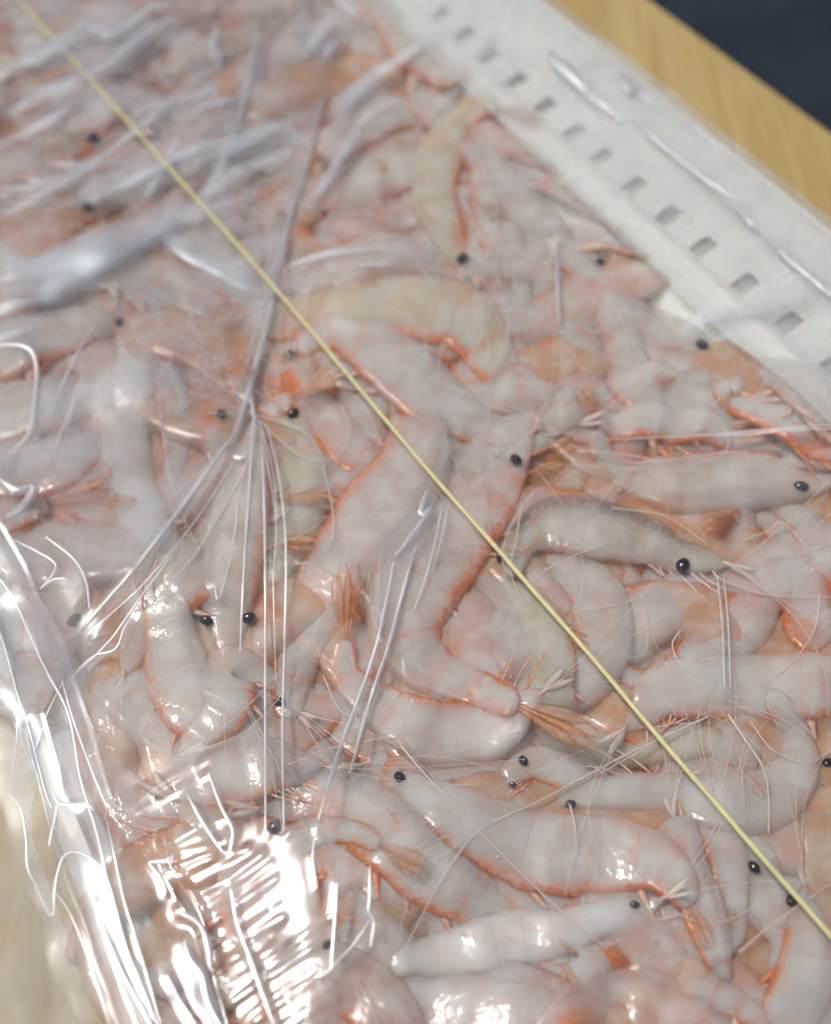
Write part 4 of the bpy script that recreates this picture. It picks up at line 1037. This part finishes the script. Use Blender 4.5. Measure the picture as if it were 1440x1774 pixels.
for pix, r_ in drawn:
    h_ = nearest(*pix[0])
    antenna(h_[2], pix, None, r_ * 0.75, 0.08)
for (h0, hp, root, hd, n_, orange) in HEADS:
    z0 = h0[2]
    e = P(hp[0], hp[1], z0); pr = e + hd * 0.004
    # heading of the head in the picture
    def topx(p):
        d = np.array(p) - CAM; dep = d[1] * ST - d[2] * CT
        return np.array([W0 / 2 + F0 * d[0] / dep, H0 / 2 - F0 * (d[1] * CT + d[2] * ST) / dep])
    q0, q1 = topx(h0), topx(h0 + hd * 0.004)
    an = math.atan2(q1[1] - q0[1], q1[0] - q0[0]); sc = (DIST / F0) / pxs(h0)
    for k_ in range(n_):
        L_ = random.uniform(150, 420) * sc; a2 = an + random.uniform(-0.5, 0.5); cv = random.uniform(-1.6, 1.6)
        x, y = q0; pix = []
        for i in range(6):
            pix.append((x, y)); aa = a2 + cv * (i / 5.0) ** 1.5
            x += math.cos(aa) * L_ / 5; y += math.sin(aa) * L_ / 5
        if any(not inside(p[0], p[1], 0.012, 0.012) for p in pix): continue
        antenna(root, pix, z0, 0.55, min(1, 0.25 * orange))

# ------------------------------------------------------------------ the pale yellow strand across the film
sp_px = [(18, -20), (62, 32), (250, 243), (470, 492), (745, 818), (1002, 1112), (1200, 1345), (1440, 1622), (1500, 1690)]
s = spline(sp_px, 90)
s[:, 0] += np.array([2.2 * mnoise.noise(Vector((i * 0.11, 9, 1))) for i in range(90)])
zs = []
for q in s:
    z = 0.0
    for _ in range(4): z = film_z(P(q[0], q[1], z)) + 0.0006
    zs.append(z)
zs = np.array(zs)
zt = np.maximum(smooth1(zs, 60), smooth1(zs, 8) + 0.0002)
zt = smooth1(zt, 20) + 0.0004
path = np.array([P(s[i, 0], s[i, 1], zt[i]) for i in range(90)])
rad = np.array([4.3 * DIST / F0 * (1 + 0.05 * mnoise.noise(Vector((i * 0.6, 2, 5)))) for i in range(90)])
strand = tube('yellow_strand', path, rad, M_STRAND, None, 8)
tag(strand, 'thin pale yellow strand lying straight across the film from corner to corner', 'strand')
for (x, y) in ((745, 820), (1008, 1113), (1378, 1552)):
    pass

# ------------------------------------------------------------------ water beads on the film
vs = []; fs = []
for _ in range(150):
    if random.random() < 0.6: x, y = random.uniform(-20, 620), random.uniform(-20, 560)
    else: x, y = random.uniform(60, 1440), random.uniform(300, 1774)
    p0 = on_film(x, y, 0.0)
    r = random.choice((0.00018, 0.00025, 0.00035, 0.00055)) * random.uniform(0.7, 1.2); st = len(vs)
    for i in range(4):
        ph = math.pi / 2 * i / 3
        for j in range(8):
            t = 2 * math.pi * j / 8
            vs.append((p0[0] + r * math.cos(ph) * math.cos(t), p0[1] + r * math.cos(ph) * math.sin(t), p0[2] + r * 0.6 * math.sin(ph)))
    for i in range(3):
        for j in range(8): fs.append((st + i * 8 + j, st + i * 8 + (j + 1) % 8, st + (i + 1) * 8 + (j + 1) % 8, st + (i + 1) * 8 + j))
beads = mesh('water_beads', vs, fs, mat_film('water', 0.05, 0.08, 0.06))
tag(beads, 'tiny water beads scattered over the film', kind='stuff')
